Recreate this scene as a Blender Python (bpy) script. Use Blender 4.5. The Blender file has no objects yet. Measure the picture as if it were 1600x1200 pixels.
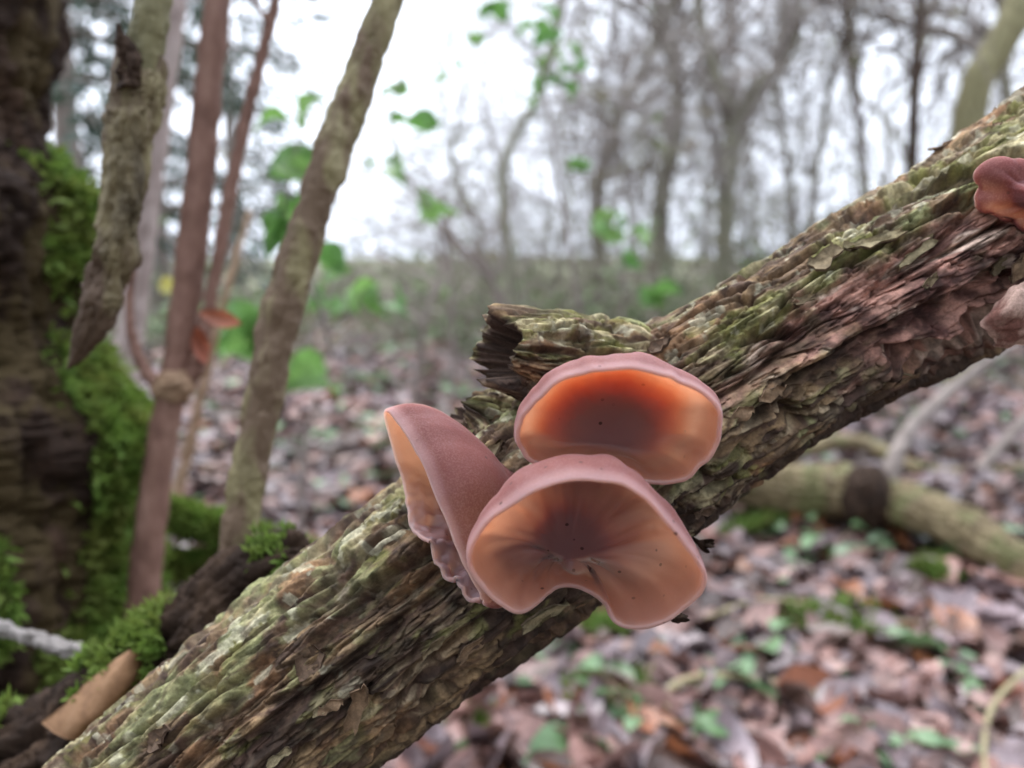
import bpy, math, random
import numpy as np
from mathutils import Vector
R = math.radians
rng = np.random.default_rng(11)
random.seed(11)
sc = bpy.context.scene
COL = sc.collection

# ------------------------------------------------------------------ camera
F = 1386.0                      # focal length in photograph pixels (1600 wide)
PITCH = R(7.8)
CAMH = 0.50
cam_d = bpy.data.cameras.new('camera'); cam = bpy.data.objects.new('camera', cam_d); COL.objects.link(cam)
cam.location = (0, 0, CAMH); cam.rotation_euler = (R(90) - PITCH, 0, 0)
cam_d.sensor_width = 36; cam_d.lens = F / 1600 * 36
cam_d.clip_start = 0.01; cam_d.clip_end = 2000
cam_d.dof.use_dof = True; cam_d.dof.focus_distance = 0.170; cam_d.dof.aperture_fstop = 12.0
sc.camera = cam
# ------------------------------------------------------------------ sky, sun, exposure
SUN_EL, SUN_AZ = R(58), R(-25)      # azimuth from +Y (away from camera), towards -X
w = bpy.data.worlds.new('World'); sc.world = w; w.use_nodes = True
nt = w.node_tree; nt.nodes.clear()
sky = nt.nodes.new('ShaderNodeTexSky'); sky.sky_type = 'NISHITA'; sky.sun_disc = False
sky.sun_elevation = SUN_EL; sky.sun_rotation = SUN_AZ; sky.air_density = 1.0; sky.dust_density = 4.0
hs = nt.nodes.new('ShaderNodeHueSaturation'); hs.inputs['Saturation'].default_value = 0.16
mx = nt.nodes.new('ShaderNodeMixRGB'); mx.inputs['Fac'].default_value = 0.85
# overcast law: luminance goes up towards the zenith
tc = nt.nodes.new('ShaderNodeTexCoord'); sx = nt.nodes.new('ShaderNodeSeparateXYZ'); nt.links.new(tc.outputs['Generated'], sx.inputs[0])
mr = nt.nodes.new('ShaderNodeMapRange'); mr.inputs['To Min'].default_value = 1.0; mr.inputs['To Max'].default_value = 1.8; nt.links.new(sx.outputs['Z'], mr.inputs['Value'])
cl = nt.nodes.new('ShaderNodeMixRGB'); cl.blend_type = 'MULTIPLY'; cl.inputs[0].default_value = 1; cl.inputs[1].default_value = (6.1, 6.65, 7.7, 1)
nt.links.new(mr.outputs[0], cl.inputs[2]); nt.links.new(cl.outputs[0], mx.inputs['Color2'])
bg = nt.nodes.new('ShaderNodeBackground'); bg.inputs['Strength'].default_value = 0.11
wo = nt.nodes.new('ShaderNodeOutputWorld')
nt.links.new(sky.outputs[0], hs.inputs['Color']); nt.links.new(hs.outputs[0], mx.inputs['Color1'])
nt.links.new(mx.outputs[0], bg.inputs['Color']); nt.links.new(bg.outputs[0], wo.inputs['Surface'])
sd = bpy.data.lights.new('sun', 'SUN'); sd.energy = 1.0; sd.angle = R(40); sd.color = (1, .97, .93)
sun = bpy.data.objects.new('sun', sd); COL.objects.link(sun)
sv = Vector((math.sin(SUN_AZ) * math.cos(SUN_EL), math.cos(SUN_AZ) * math.cos(SUN_EL), math.sin(SUN_EL)))
sun.rotation_euler = sv.to_track_quat('Z', 'Y').to_euler(); sun.location = sv * 30
vs = sc.view_settings; vs.view_transform = 'Standard'; vs.look = 'None'; vs.gamma = 1; vs.use_curve_mapping = False
vs.exposure = 1.6
sc.cycles.use_denoising = True
sc.cycles.max_bounces = 8; sc.cycles.transparent_max_bounces = 8

# ------------------------------------------------------------------ helpers
FW = np.array([0, math.cos(PITCH), -math.sin(PITCH)]); UP = np.array([0, math.sin(PITCH), math.cos(PITCH)]); RT = np.array([1., 0, 0]); CP = np.array([0, 0, CAMH])
def P(px, py, d):                      # a photo pixel at a given distance
    return CP + d * (FW + (px - 800) / F * RT + (600 - py) / F * UP)
def proj(V):
    q = V - CP; d = q @ FW
    return 800 + F * (q @ RT) / d, 600 - F * (q @ UP) / d, d
def G(px, py, z=0.):                   # a photo pixel on the ground
    v = FW + (px - 800) / F * RT + (600 - py) / F * UP
    return CP + v * ((z - CAMH) / v[2])
def hash3(ix, iy, iz, seed):
    h = (ix.astype(np.uint32) * np.uint32(374761393) + iy.astype(np.uint32) * np.uint32(668265263) + iz.astype(np.uint32) * np.uint32(2147483647) + np.uint32(seed * 974711 & 0xffffffff))
    h = (h ^ (h >> np.uint32(13))) * np.uint32(1274126177)
    h = (h ^ (h >> np.uint32(16))) * np.uint32(2246822519)
    return (h ^ (h >> np.uint32(13))).astype(np.float64) / 4294967295.0
def vnoise(p, seed=0):                 # value noise -1..1
    p = np.asarray(p, float); i = np.floor(p).astype(np.int64); f = p - i; f = f * f * f * (f * (f * 6 - 15) + 10)
    out = 0
    for dx in (0, 1):
        for dy in (0, 1):
            for dz in (0, 1):
                wgt = (f[..., 0] if dx else 1 - f[..., 0]) * (f[..., 1] if dy else 1 - f[..., 1]) * (f[..., 2] if dz else 1 - f[..., 2])
                out = out + wgt * hash3(i[..., 0] + dx, i[..., 1] + dy, i[..., 2] + dz, seed)
    return out * 2 - 1
def fbm(p, octv=4, seed=0, gain=.5):
    p = np.asarray(p, float); a = 1; o = 0; t = 0
    for k in range(octv):
        o = o + a * vnoise(p * 2 ** k + 17.3 * k, seed + k); t += a; a *= gain
    return o / t * 1.5
def smooth(a, b, x):
    t = np.clip((x - a) / (b - a), 0, 1); return t * t * (3 - 2 * t)
def cellular(x, y, ny, seed):          # Voronoi cells, periodic in y with period ny -> F1, F2, id, dx, dy
    ix = np.floor(x).astype(np.int64); iy = np.floor(y).astype(np.int64)
    f1 = np.full(x.shape, 9.); f2 = np.full(x.shape, 9.); cid = np.zeros(x.shape); ox = np.zeros(x.shape); oy = np.zeros(x.shape)
    z0 = np.zeros_like(ix)
    for dx in (-1, 0, 1):
        for dy in (-1, 0, 1):
            cx = ix + dx; cy = iy + dy; cw = np.mod(cy, ny)
            qx = cx + hash3(cx, cw, z0, seed) - x; qy = cy + hash3(cx, cw, z0 + 1, seed) - y
            d = np.sqrt(qx * qx + qy * qy); c = hash3(cx, cw, z0 + 2, seed)
            n = d < f1
            f2 = np.where(n, f1, np.minimum(f2, d)); f1 = np.where(n, d, f1)
            cid = np.where(n, c, cid); ox = np.where(n, -qx, ox); oy = np.where(n, -qy, oy)
    return f1, f2, cid, ox, oy
def mesh_np(name, V, Q=None, T=None, attrs=None, smooth_=True, mats=()):
    me = bpy.data.meshes.new(name); V = np.asarray(V, np.float32)
    nq = 0 if Q is None else len(Q); ntr = 0 if T is None else len(T)
    me.vertices.add(len(V)); me.vertices.foreach_set('co', V.ravel())
    loops = np.concatenate([np.asarray(a, np.int32).ravel() for a in (Q, T) if a is not None and len(a)])
    me.loops.add(len(loops)); me.loops.foreach_set('vertex_index', loops)
    st = np.concatenate([np.arange(nq) * 4, nq * 4 + np.arange(ntr) * 3]).astype(np.int32)
    me.polygons.add(nq + ntr); me.polygons.foreach_set('loop_start', st)
    me.polygons.foreach_set('loop_total', np.concatenate([np.full(nq, 4), np.full(ntr, 3)]).astype(np.int32))
    me.polygons.foreach_set('use_smooth', np.full(nq + ntr, smooth_))
    for k, v in (attrs or {}).items():
        v = np.asarray(v, np.float32)
        if v.ndim == 1:
            a = me.attributes.new(k, 'FLOAT', 'POINT'); a.data.foreach_set('value', v)
        else:
            a = me.attributes.new(k, 'FLOAT_COLOR', 'POINT')
            if v.shape[1] == 3: v = np.concatenate([v, np.ones((len(v), 1), np.float32)], 1)
            a.data.foreach_set('color', v.ravel())
    for m in mats: me.materials.append(m)
    me.update(calc_edges=True); me.validate()
    return me
def obj(name, me, parent=None, loc=None, rot=None):
    o = bpy.data.objects.new(name, me); COL.objects.link(o)
    if parent: o.parent = parent
    if loc is not None: o.location = loc
    if rot is not None: o.rotation_euler = rot
    return o
def tag(o, label=None, cat=None, group=None, kind=None):
    if label: o['label'] = label
    if cat: o['category'] = cat
    if group: o['group'] = group
    if kind: o['kind'] = kind
    return o
def thing(name, loc, label, cat, group=None):
    o = obj(name, None, None, tuple(loc)); o.empty_display_size = .02
    return tag(o, label, cat, group)
def part(name, me, root, kind=None, label=None):
    """part mesh given in world coordinates under an unrotated root"""
    o = obj(name, me, root); o.matrix_parent_inverse.identity(); o.location = -Vector(root.location)
    if kind: o['kind'] = kind
    if label: o['label'] = label
    return o
def spline(ctrl, n):                   # Catmull-Rom through rows of ctrl
    c = np.asarray(ctrl, float); c = np.vstack([2 * c[0] - c[1], c, 2 * c[-1] - c[-2]])
    m = len(c) - 3; t = np.linspace(0, m, n); i = np.minimum(t.astype(int), m - 1); f = (t - i)[:, None]
    p0, p1, p2, p3 = c[i], c[i + 1], c[i + 2], c[i + 3]
    return .5 * (2 * p1 + (p2 - p0) * f + (2 * p0 - 5 * p1 + 4 * p2 - p3) * f ** 2 + (3 * p1 - p0 - 3 * p2 + p3) * f ** 3)
def frames(C):
    T = np.gradient(C, axis=0); T /= np.linalg.norm(T, axis=1)[:, None] + 1e-12
    N = np.zeros_like(C); ref = np.array([0, -1., 0]) if abs(T[0][1]) < .9 else np.array([1., 0, 0])
    n = ref - T[0] * (ref @ T[0])
    for i in range(len(C)):
        n = n - T[i] * (n @ T[i]); n = n / (np.linalg.norm(n) + 1e-12); N[i] = n
    return T, N, np.cross(T, N)
def grid_quads(n, m, wrap=True):
    i = np.arange(n - 1)[:, None]; j = np.arange(m if wrap else m - 1)[None, :]; j2 = (j + 1) % m
    a = i * m + j; b = i * m + j2; c = (i + 1) * m + j2; d = (i + 1) * m + j
    return np.stack([a, b, c, d], -1).reshape(-1, 4)
def tubes(lines, sides=5):             # many thin tubes in one mesh
    Vs, Qs, off = [], [], 0
    ang = np.arange(sides) / sides * 2 * np.pi; ca, sa = np.cos(ang), np.sin(ang)
    for pts, rad in lines:
        pts = np.asarray(pts, float); rad = np.asarray(rad, float)
        T = np.gradient(pts, axis=0); T /= np.linalg.norm(T, axis=1)[:, None] + 1e-9
        ref = np.array([.31, .82, .2]) if abs(T[0] @ np.array([.31, .82, .2])) < .8 else np.array([.9, -.2, .1])
        N = np.cross(T, ref); N /= np.linalg.norm(N, axis=1)[:, None] + 1e-9; B = np.cross(T, N)
        V = pts[:, None] + rad[:, None, None] * (ca[None, :, None] * N[:, None] + sa[None, :, None] * B[:, None])
        Vs.append(V.reshape(-1, 3)); Qs.append(grid_quads(len(pts), sides) + off); off += len(pts) * sides
    return np.vstack(Vs), np.vstack(Qs)

# ------------------------------------------------------------------ materials
def mat(name, rough=.8, spec=.3):
    m = bpy.data.materials.new(name); m.use_nodes = True
    b = m.node_tree.nodes['Principled BSDF']; b.inputs['Roughness'].default_value = rough; b.inputs['Specular IOR Level'].default_value = spec
    return m, m.node_tree, b
def N_(t, typ, **kw):
    n = t.nodes.new(typ)
    for k, v in kw.items():
        if k in n.inputs: n.inputs[k].default_value = v
        else: setattr(n, k, v)
    return n
def ramp(t, fac, stops):
    r = t.nodes.new('ShaderNodeValToRGB'); e = r.color_ramp.elements
    while len(e) < len(stops): e.new(.5)
    for x, (p, c) in zip(e, stops): x.position = p; x.color = (*c, 1)
    t.links.new(fac, r.inputs[0]); return r.outputs[0]
def mixc(t, fac, a, b, mode='MIX'):
    m = t.nodes.new('ShaderNodeMixRGB'); m.blend_type = mode
    for s, v in ((m.inputs[0], fac), (m.inputs[1], a), (m.inputs[2], b)):
        if isinstance(v, (int, float)): s.default_value = v
        elif isinstance(v, tuple): s.default_value = (*v, 1)
        else: t.links.new(v, s)
    return m.outputs[0]
def noise(t, scale, detail=4, rough=.6, vec=None, out='Fac'):
    n = N_(t, 'ShaderNodeTexNoise', Scale=scale, Detail=detail, Roughness=rough)
    if vec is not None: t.links.new(vec, n.inputs['Vector'])
    return n.outputs[out]
def coords(t, scale=(1, 1, 1), src='Object'):
    c = t.nodes.new('ShaderNodeTexCoord'); m = t.nodes.new('ShaderNodeMapping'); m.inputs['Scale'].default_value = scale
    t.links.new(c.outputs[src], m.inputs[0]); return m.outputs[0]
def attr(t, name, out='Fac'):
    a = t.nodes.new('ShaderNodeAttribute'); a.attribute_name = name; return a.outputs[out]
def bump(t, b, h, strength, dist):
    n = t.nodes.new('ShaderNodeBump'); n.inputs['Strength'].default_value = strength; n.inputs['Distance'].default_value = dist
    t.links.new(h, n.inputs['Height']); t.links.new(n.outputs[0], b.inputs['Normal'])
def math_(t, op, a, b=None):
    n = t.nodes.new('ShaderNodeMath'); n.operation = op; n.use_clamp = False
    for s, v in zip(n.inputs, (a, b)):
        if v is None: continue
        if isinstance(v, (int, float)): s.default_value = v
        else: t.links.new(v, s)
    return n.outputs[0]

# bark of the fallen branch: tan / olive flakes, brown cork beneath, algae on the upper side, pink rot patch, painted shade in cracks and underneath
def bark_material():
    m, t, b = mat('corky_bark', .80, .30)
    v = coords(t)
    sp = ramp(t, noise(t, 1300, 4, .7, v), [(.35, (.72, .70, .68)), (.65, (1.2, 1.2, 1.2))])
    t.links.new(mixc(t, 1., attr(t, 'tint', 'Color'), sp, 'MULTIPLY'), b.inputs['Base Color'])
    bump(t, b, noise(t, 900, 6, .7, v), .6, .0006)
    return m
def lerp(a, b, f): return a + (b - a) * np.asarray(f)[..., None]
def bark_tint(p3, cell, cork, fibre, up, rot, seed):
    """pigment of the bark pieces: brown cork, tan plates, olive algae and pale lichen on the upper side, pink rot; shade painted into cracks and underside"""
    c3 = lambda *q: np.array(q)
    f = lambda sc, o, k: fbm(p3 * np.array(sc), o, seed + k)
    base = lerp(c3(.085, .050, .032), c3(.25, .165, .085), smooth(.15, .85, cell))
    base = lerp(base, c3(.30, .16, .075), .6 * smooth(.25, .55, f((60, 120, 120), 3, 201)))
    base = lerp(base, c3(.040, .024, .017), np.clip(.9 * smooth(-.28, .22, f((45, 130, 130), 4, 203)) * (1 - .75 * smooth(.0, .7, up)), 0, 1))  # darker brown where the bark faces down: shade put into the colour
    base = lerp(base, c3(.42, .33, .21), .6 * fibre)
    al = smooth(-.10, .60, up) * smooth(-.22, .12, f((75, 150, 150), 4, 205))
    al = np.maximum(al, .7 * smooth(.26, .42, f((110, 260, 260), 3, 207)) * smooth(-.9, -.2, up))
    acol = lerp(c3(.17, .165, .050), c3(.42, .36, .20), smooth(-.3, .4, f((120, 300, 300), 4, 209)))
    acol = lerp(acol, c3(.24, .245, .11), smooth(.05, .4, f((40, 60, 60), 3, 211)))
    base = lerp(base, acol, al * (1 - .75 * rot) * .9)
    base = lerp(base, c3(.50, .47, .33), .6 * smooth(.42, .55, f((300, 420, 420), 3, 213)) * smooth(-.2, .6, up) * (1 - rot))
    base = lerp(base, c3(.075, .042, .030), .75 * cork * (1 - .5 * rot))  # corky brown of the fissures, which also paints their shade
    pk = lerp(c3(.085, .036, .030), c3(.40, .21, .16), smooth(-.45, .35, f((130, 330, 330), 4, 215)))
    pk = lerp(pk, c3(.52, .38, .30), smooth(.2, .5, f((90, 300, 300), 3, 217)))
    base = lerp(base, pk, .9 * rot)
    fine = f((420, 900, 900), 4, 219)
    return np.clip(base * (.62 + .75 * smooth(-.6, .6, fine))[..., None], .008, .8)
def stem_material(name, cols, scale=60, patch=None, rough=.7, stretch=(1, 1, .35), bm=.35, spec=.3):
    m, t, b = mat(name, rough, spec)
    v = coords(t, stretch)
    c = ramp(t, noise(t, scale, 6, .65, v), [(i / (len(cols) - 1) * .5 + .25, q) for i, q in enumerate(cols)])
    if patch:
        pf = ramp(t, noise(t, scale * .6, 3, .6, v), [(.50, (0, 0, 0)), (.58, (1, 1, 1))]); c = mixc(t, pf, c, patch)
    t.links.new(c, b.inputs['Base Color'])
    bump(t, b, noise(t, scale * 3, 5, .7, v), bm, .003)
    return m
def leaf_material(name, col, col2, rough=.45, trans=.25, attrib=None):
    m, t, b = mat(name, rough, .5)
    v = coords(t)
    if attrib: c = attr(t, attrib, 'Color')
    else:
        oi = t.nodes.new('ShaderNodeObjectInfo'); c = mixc(t, oi.outputs['Random'], col, col2)
    sp = ramp(t, noise(t, 120, 4, .6, v), [(.35, (.62, .62, .62)), (.65, (1.1, 1.1, 1.1))])
    c = mixc(t, 1., c, sp, 'MULTIPLY')
    t.links.new(c, b.inputs['Base Color'])
    if trans:
        tr = t.nodes.new('ShaderNodeBsdfTranslucent'); t.links.new(c, tr.inputs[0]); ms = t.nodes.new('ShaderNodeMixShader'); ms.inputs[0].default_value = trans
        t.links.new(b.outputs[0], ms.inputs[1]); t.links.new(tr.outputs[0], ms.inputs[2]); t.links.new(ms.outputs[0], t.nodes['Material Output'].inputs[0])
    return m
def moss_material(name, a, c_):
    m, t, b = mat(name, .7, .25)
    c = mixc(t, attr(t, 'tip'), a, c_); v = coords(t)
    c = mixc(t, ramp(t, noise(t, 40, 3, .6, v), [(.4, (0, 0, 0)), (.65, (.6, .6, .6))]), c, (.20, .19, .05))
    t.links.new(c, b.inputs['Base Color'])
    tr = t.nodes.new('ShaderNodeBsdfTranslucent'); t.links.new(c, tr.inputs[0]); ms = t.nodes.new('ShaderNodeMixShader'); ms.inputs[0].default_value = .35
    t.links.new(b.outputs[0], ms.inputs[1]); t.links.new(tr.outputs[0], ms.inputs[2]); t.links.new(ms.outputs[0], t.nodes['Material Output'].inputs[0])
    return m
def ear_material(name='jelly_flesh', mul=(1, 1, 1)):
    m, t, b = mat(name, .45, .28)
    v = coords(t); inn = attr(t, 'inner'); rim = attr(t, 'rim'); rad = attr(t, 'rad')
    n = noise(t, 110, 4, .6, v)
    inner = mixc(t, n, (.50, .198, .130), (.43, .168, .114))
    outer = mixc(t, n, (.150, .040, .032), (.112, .031, .027))
    c = mixc(t, inn, outer, inner)
    bl = ramp(t, noise(t, 45, 3, .6, v), [(.42, (0, 0, 0)), (.68, (1, 1, 1))])
    c = mixc(t, math_(t, 'MULTIPLY', bl, .22), c, (.27, .14, .14))
    c = mixc(t, math_(t, 'MULTIPLY', attr(t, 'bloom_shade'), .75), c, (.21, .135, .155))  # mauve film; towards the cup foot it also paints missing light
    # pale down on the outside and along the rim
    dn = ramp(t, noise(t, 2600, 3, .7, v), [(.45, (0, 0, 0)), (.75, (1, 1, 1))])
    fz = math_(t, 'MULTIPLY', dn, math_(t, 'SUBTRACT', 1., inn))
    c = mixc(t, math_(t, 'MULTIPLY', fz, .20), c, (.42, .25, .25))
    c = mixc(t, math_(t, 'MULTIPLY', rim, .5), c, (.48, .29, .28))
    # dark specks on the fertile face
    vo = N_(t, 'ShaderNodeTexVoronoi', Scale=300.); t.links.new(v, vo.inputs['Vector'])
    sp = ramp(t, vo.outputs['Distance'], [(.09, (1, 1, 1)), (.13, (0, 0, 0))])
    gate = ramp(t, noise(t, 60, 2, .5, v), [(.46, (0, 0, 0)), (.54, (1, 1, 1))])
    c = mixc(t, math_(t, 'MULTIPLY', math_(t, 'MULTIPLY', sp, gate), .85), c, (.05, .02, .015))
    c = mixc(t, 1., c, mul, 'MULTIPLY'); t.links.new(c, b.inputs['Base Color'])
    b.inputs['Subsurface Weight'].default_value = 1.0
    b.inputs['Subsurface Radius'].default_value = (1., .72, .56); b.inputs['Subsurface Scale'].default_value = .0080
    b.inputs['Sheen Weight'].default_value = .10; b.inputs['Sheen Roughness'].default_value = .30; b.inputs['Sheen Tint'].default_value = (1, .88, .88, 1)
    ro = mixc(t, inn, (.70, .70, .70), (.34, .34, .34)); t.links.new(ro, b.inputs['Roughness'])
    bump(t, b, noise(t, 700, 4, .6, v), .12, .0006)
    return m
M = dict(
    bark=bark_material(), ear=ear_material(), ear_red=ear_material('dark_jelly_flesh', (.85, .72, .75)),
    red=stem_material('reddish_stem_bark', [(.10, .050, .036), (.19, .100, .072), (.26, .155, .115)], 90),
    lean=stem_material('lichen_stem_bark', [(.11, .085, .045), (.21, .175, .085), (.32, .275, .16)], 75, (.13, .085, .052)),
    olive=stem_material('olive_stem_bark', [(.085, .075, .036), (.17, .15, .072), (.26, .235, .125)], 60),
    snap=stem_material('dead_sleeve_bark', [(.045, .032, .020), (.16, .125, .065), (.29, .25, .125)], 70, (.095, .060, .038), bm=.6),
    palepink=stem_material('pale_pinkish_bark', [(.22, .16, .14), (.32, .25, .225), (.40, .33, .30)], 60),
    wood=stem_material('dead_wood', [(.16, .10, .06), (.30, .19, .115), (.40, .28, .18)], 60),
    chip=stem_material('bare_orange_wood', [(.13, .065, .034), (.27, .145, .072), (.36, .21, .115)], 120, stretch=(1, 1, .5), bm=.25),
    log=stem_material('algae_log_bark', [(.055, .036, .023), (.15, .112, .056), (.26, .21, .115)], 34, (.12, .115, .045)),
    rot=stem_material('rotten_dark_bark', [(.012, .008, .006), (.036, .022, .015), (.095, .058, .036)], 70, rough=.75, bm=.8, spec=.12),
    trunk=stem_material('dark_rough_bark', [(.010, .006, .0045), (.032, .019, .013), (.090, .052, .032)], 45, (.058, .040, .018), rough=.8, bm=.8, spec=.12),
    twig=stem_material('grey_twig_bark', [(.16, .14, .125), (.24, .21, .19), (.32, .29, .265)], 18),
    twig3=stem_material('algae_green_twigs', [(.11, .11, .06), (.17, .17, .10), (.24, .235, .16)], 18),
    twig2=stem_material('brown_twig_bark', [(.11, .085, .073), (.18, .145, .125), (.26, .215, .19)], 18),
    fartrunk=stem_material('green_grey_bark', [(.10, .095, .065), (.18, .17, .12), (.26, .245, .185)], 14),
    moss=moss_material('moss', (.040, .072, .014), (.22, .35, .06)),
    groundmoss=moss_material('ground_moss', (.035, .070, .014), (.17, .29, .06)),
    needle=leaf_material('conifer_needles', (.03, .06, .035), (.05, .08, .05), .6, .15, 'tint'),
    foliage=leaf_material('green_leaves', (.10, .235, .055), (.19, .34, .09), .4, .5),
    foliage_s=leaf_material('undergrowth_leaves', (.06, .16, .035), (.13, .27, .06), .4, .35, 'tint'),
    litter=leaf_material('leaf_litter', (.2, .1, .1), (.2, .1, .1), .38, .12, 'tint'),
    pinkleaf=leaf_material('pink_brown_leaf', (.27, .14, .115), (.38, .225, .195), .38, .12),
    mauve=leaf_material('mauve_wet_leaf', (.19, .135, .137), (.29, .22, .23), .28, .08),
    brown=leaf_material('dark_brown_leaf', (.085, .048, .036), (.16, .092, .07), .3, .08),
    rust=leaf_material('rust_orange_leaf', (.27, .085, .035), (.34, .13, .06), .4, .25),
    greenl=leaf_material('fresh_green_leaf', (.13, .23, .09), (.21, .33, .17), .35, .3),
    yellow=leaf_material('yellow_leaf', (.40, .36, .07), (.46, .41, .10), .4, .4),
    vine=stem_material('straw_vine', [(.17, .14, .075), (.26, .22, .12), (.33, .28, .17)], 40),
    redleaf=leaf_material('dry_red_leaf', (.30, .075, .035), (.36, .12, .06), .45, .3),
)
def soil_material():
    m, t, b = mat('woodland_soil', .85, .25)
    v = coords(t)
    c = ramp(t, noise(t, 9, 8, .7, v), [(.3, (.035, .024, .018)), (.5, (.085, .058, .046)), (.7, (.15, .105, .088))])
    g = ramp(t, noise(t, .55, 5, .65, v), [(.42, (0, 0, 0)), (.62, (1, 1, 1))])
    c = mixc(t, math_(t, 'MULTIPLY', g, attr(t, 'far')), c, (.19, .22, .11))
    t.links.new(c, b.inputs['Base Color']); bump(t, b, noise(t, 40, 8, .7, v), .8, .03)
    return m
M['soil'] = soil_material()

# ------------------------------------------------------------------ ground
def gz(x, y):
    x = np.asarray(x, float); y = np.asarray(y, float); r = np.hypot(x, y)
    p = np.stack([x * 1.3, y * 1.3, np.zeros_like(x)], -1)
    q = np.stack([x * .09, y * .09, np.zeros_like(x) + 3], -1)
    return .035 * fbm(p, 3, 5) + smooth(6, 30, r) * (.35 * fbm(q, 2, 9) + .012 * (np.minimum(r, 60) - 6))
def ground():
    rr = np.concatenate([[0.02], np.geomspace(.3, 8, 130), np.geomspace(8.3, 120, 50)]); na = 220
    a = np.arange(na) / na * 2 * np.pi
    X = rr[:, None] * np.cos(a); Y = rr[:, None] * np.sin(a); Z = gz(X, Y)
    V = np.stack([X, Y, Z], -1).reshape(-1, 3)
    far = smooth(3.5, 7, np.hypot(V[:, 0], V[:, 1]))
    o = obj('ground', mesh_np('ground', V, grid_quads(len(rr), na), attrs={'far': far}, mats=[M['soil']]))
    tag(o, 'woodland floor of dark soil under the leaf litter', kind='structure')
ground()

# ------------------------------------------------------------------ bark surface generator
def corky(s, th, rad, seed, amp=1., along=.022, across=.0046):
    """s in metres along, th 0..2pi; returns displacement (m) and attribute masks"""
    ny = max(6, int(round(2 * np.pi * rad / across))); y = th / (2 * np.pi) * ny; x = s / along
    # wrap-safe coordinates for noises
    cx, cy = np.cos(th) * rad, np.sin(th) * rad
    p3 = np.stack([s, cx, cy], -1)
    w1 = fbm(p3 * np.array([55, 130, 130]), 3, seed); w2 = fbm(p3 * np.array([70, 150, 150]) + 9, 3, seed + 5)
    f1, f2, cid, ox, oy = cellular(x + .55 * w1 + .12 * y % 1 * 0, y + .75 * w2 + 1.1 * fbm(p3 * np.array([25, 45, 45]), 2, seed + 2), ny, seed + 20)
    e = f2 - f1
    tx = (cid * 37.7 % 1 - .5) * 2; ty = (cid * 91.3 % 1 - .5) * 2
    plate = smooth(.02, .26, e) * (.45 + .75 * (cid * 13.1 % 1)) + .75 * smooth(0, .15, e) * (ox * tx * .7 + oy * ty * .8)
    ny2 = ny * 2
    g1, g2, cid2, ox2, oy2 = cellular(x * 2.0 + .5 * w2, y * 2 + .8 * w1, ny2, seed + 40)
    e2 = g2 - g1
    flake = smooth(.0, .22, e2) * (.4 + .9 * (cid2 * 7.7 % 1)) + smooth(0, .12, e2) * (oy2 * ((cid2 * 53.1 % 1) - .5) * 1.6 + ox2 * ((cid2 * 31.1 % 1) - .5))
    ridge = fbm(p3 * np.array([20, 115, 115]), 3, seed + 60)
    fiss = 1 - smooth(.0, .20, np.abs(ridge)); fiss2 = 1 - smooth(.0, .10, np.abs(fbm(p3 * np.array([36, 200, 200]) + 31, 3, seed + 66)))
    fine = fbm(p3 * np.array([170, 1250, 1250]), 3, seed + 80); mid = fbm(p3 * np.array([160, 330, 330]), 3, seed + 85)
    fiss4 = 1 - smooth(.0, .10, np.abs(fbm(p3 * np.array([120, 640, 640]) + 77, 3, seed + 69)))
    fiss3 = 1 - smooth(.0, .09, np.abs(fbm(p3 * np.array([62, 360, 360]) + 57, 3, seed + 68)))
    tn = 2.6 * fbm(p3 * np.array([16, 125, 125]) + 3, 4, seed + 70) + .5 * w1; tf = tn - np.floor(tn); terr = np.floor(tn) + smooth(.0, .16, tf) - .35 * tf
    tn2 = 2.4 * fbm(p3 * np.array([36, 270, 270]) + 13, 3, seed + 75) + .4 * w2; tf2 = tn2 - np.floor(tn2); terr2 = np.floor(tn2) + smooth(.0, .2, tf2) - .5 * tf2
    d = .00030 * plate + .00010 * flake - .0031 * fiss - .0019 * fiss2 - .0007 * fiss4 + .00028 * fine + .0005 * mid + .0008 * ridge - .0013 * fiss3 + .00050 * terr + .00018 * terr2
    cid = np.mod(cid * .5 + np.floor(tn) * .31 + np.floor(tn2) * .17, 1.)
    cork = np.clip(fiss * .8 + fiss2 * .5 + fiss3 * .4 + (1 - smooth(.02, .14, e)) * .8, 0, 1) * smooth(-.3, .5, mid + .4)  # recess mask: corky brown plus painted darkening
    fibre = smooth(.15, .75, fbm(p3 * np.array([120, 1300, 1300]), 2, seed + 90)) * smooth(.1, .4, fbm(p3 * np.array([40, 60, 60]), 2, seed + 95))
    return d * amp, (cid * .6 + cid2 * .4), cork, fibre

def seg_dist(px, py, pts):
    """distance in pixels to a polyline, signed side (positive below it)"""
    best = np.full(px.shape, 1e9); sgn = np.zeros(px.shape); tt = np.zeros(px.shape); n = len(pts) - 1
    for k in range(n):
        (ax, ay), (bx, by) = pts[k], pts[k + 1]; dx, dy = bx - ax, by - ay; L = dx * dx + dy * dy
        t = np.clip(((px - ax) * dx + (py - ay) * dy) / L, 0, 1); qx = px - ax - t * dx; qy = py - ay - t * dy
        d = np.hypot(qx, qy); m = d < best
        best = np.where(m, d, best); sgn = np.where(m, np.sign(dx * qy - dy * qx), sgn); tt = np.where(m, (k + t) / n, tt)
    return best, sgn, tt

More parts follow.
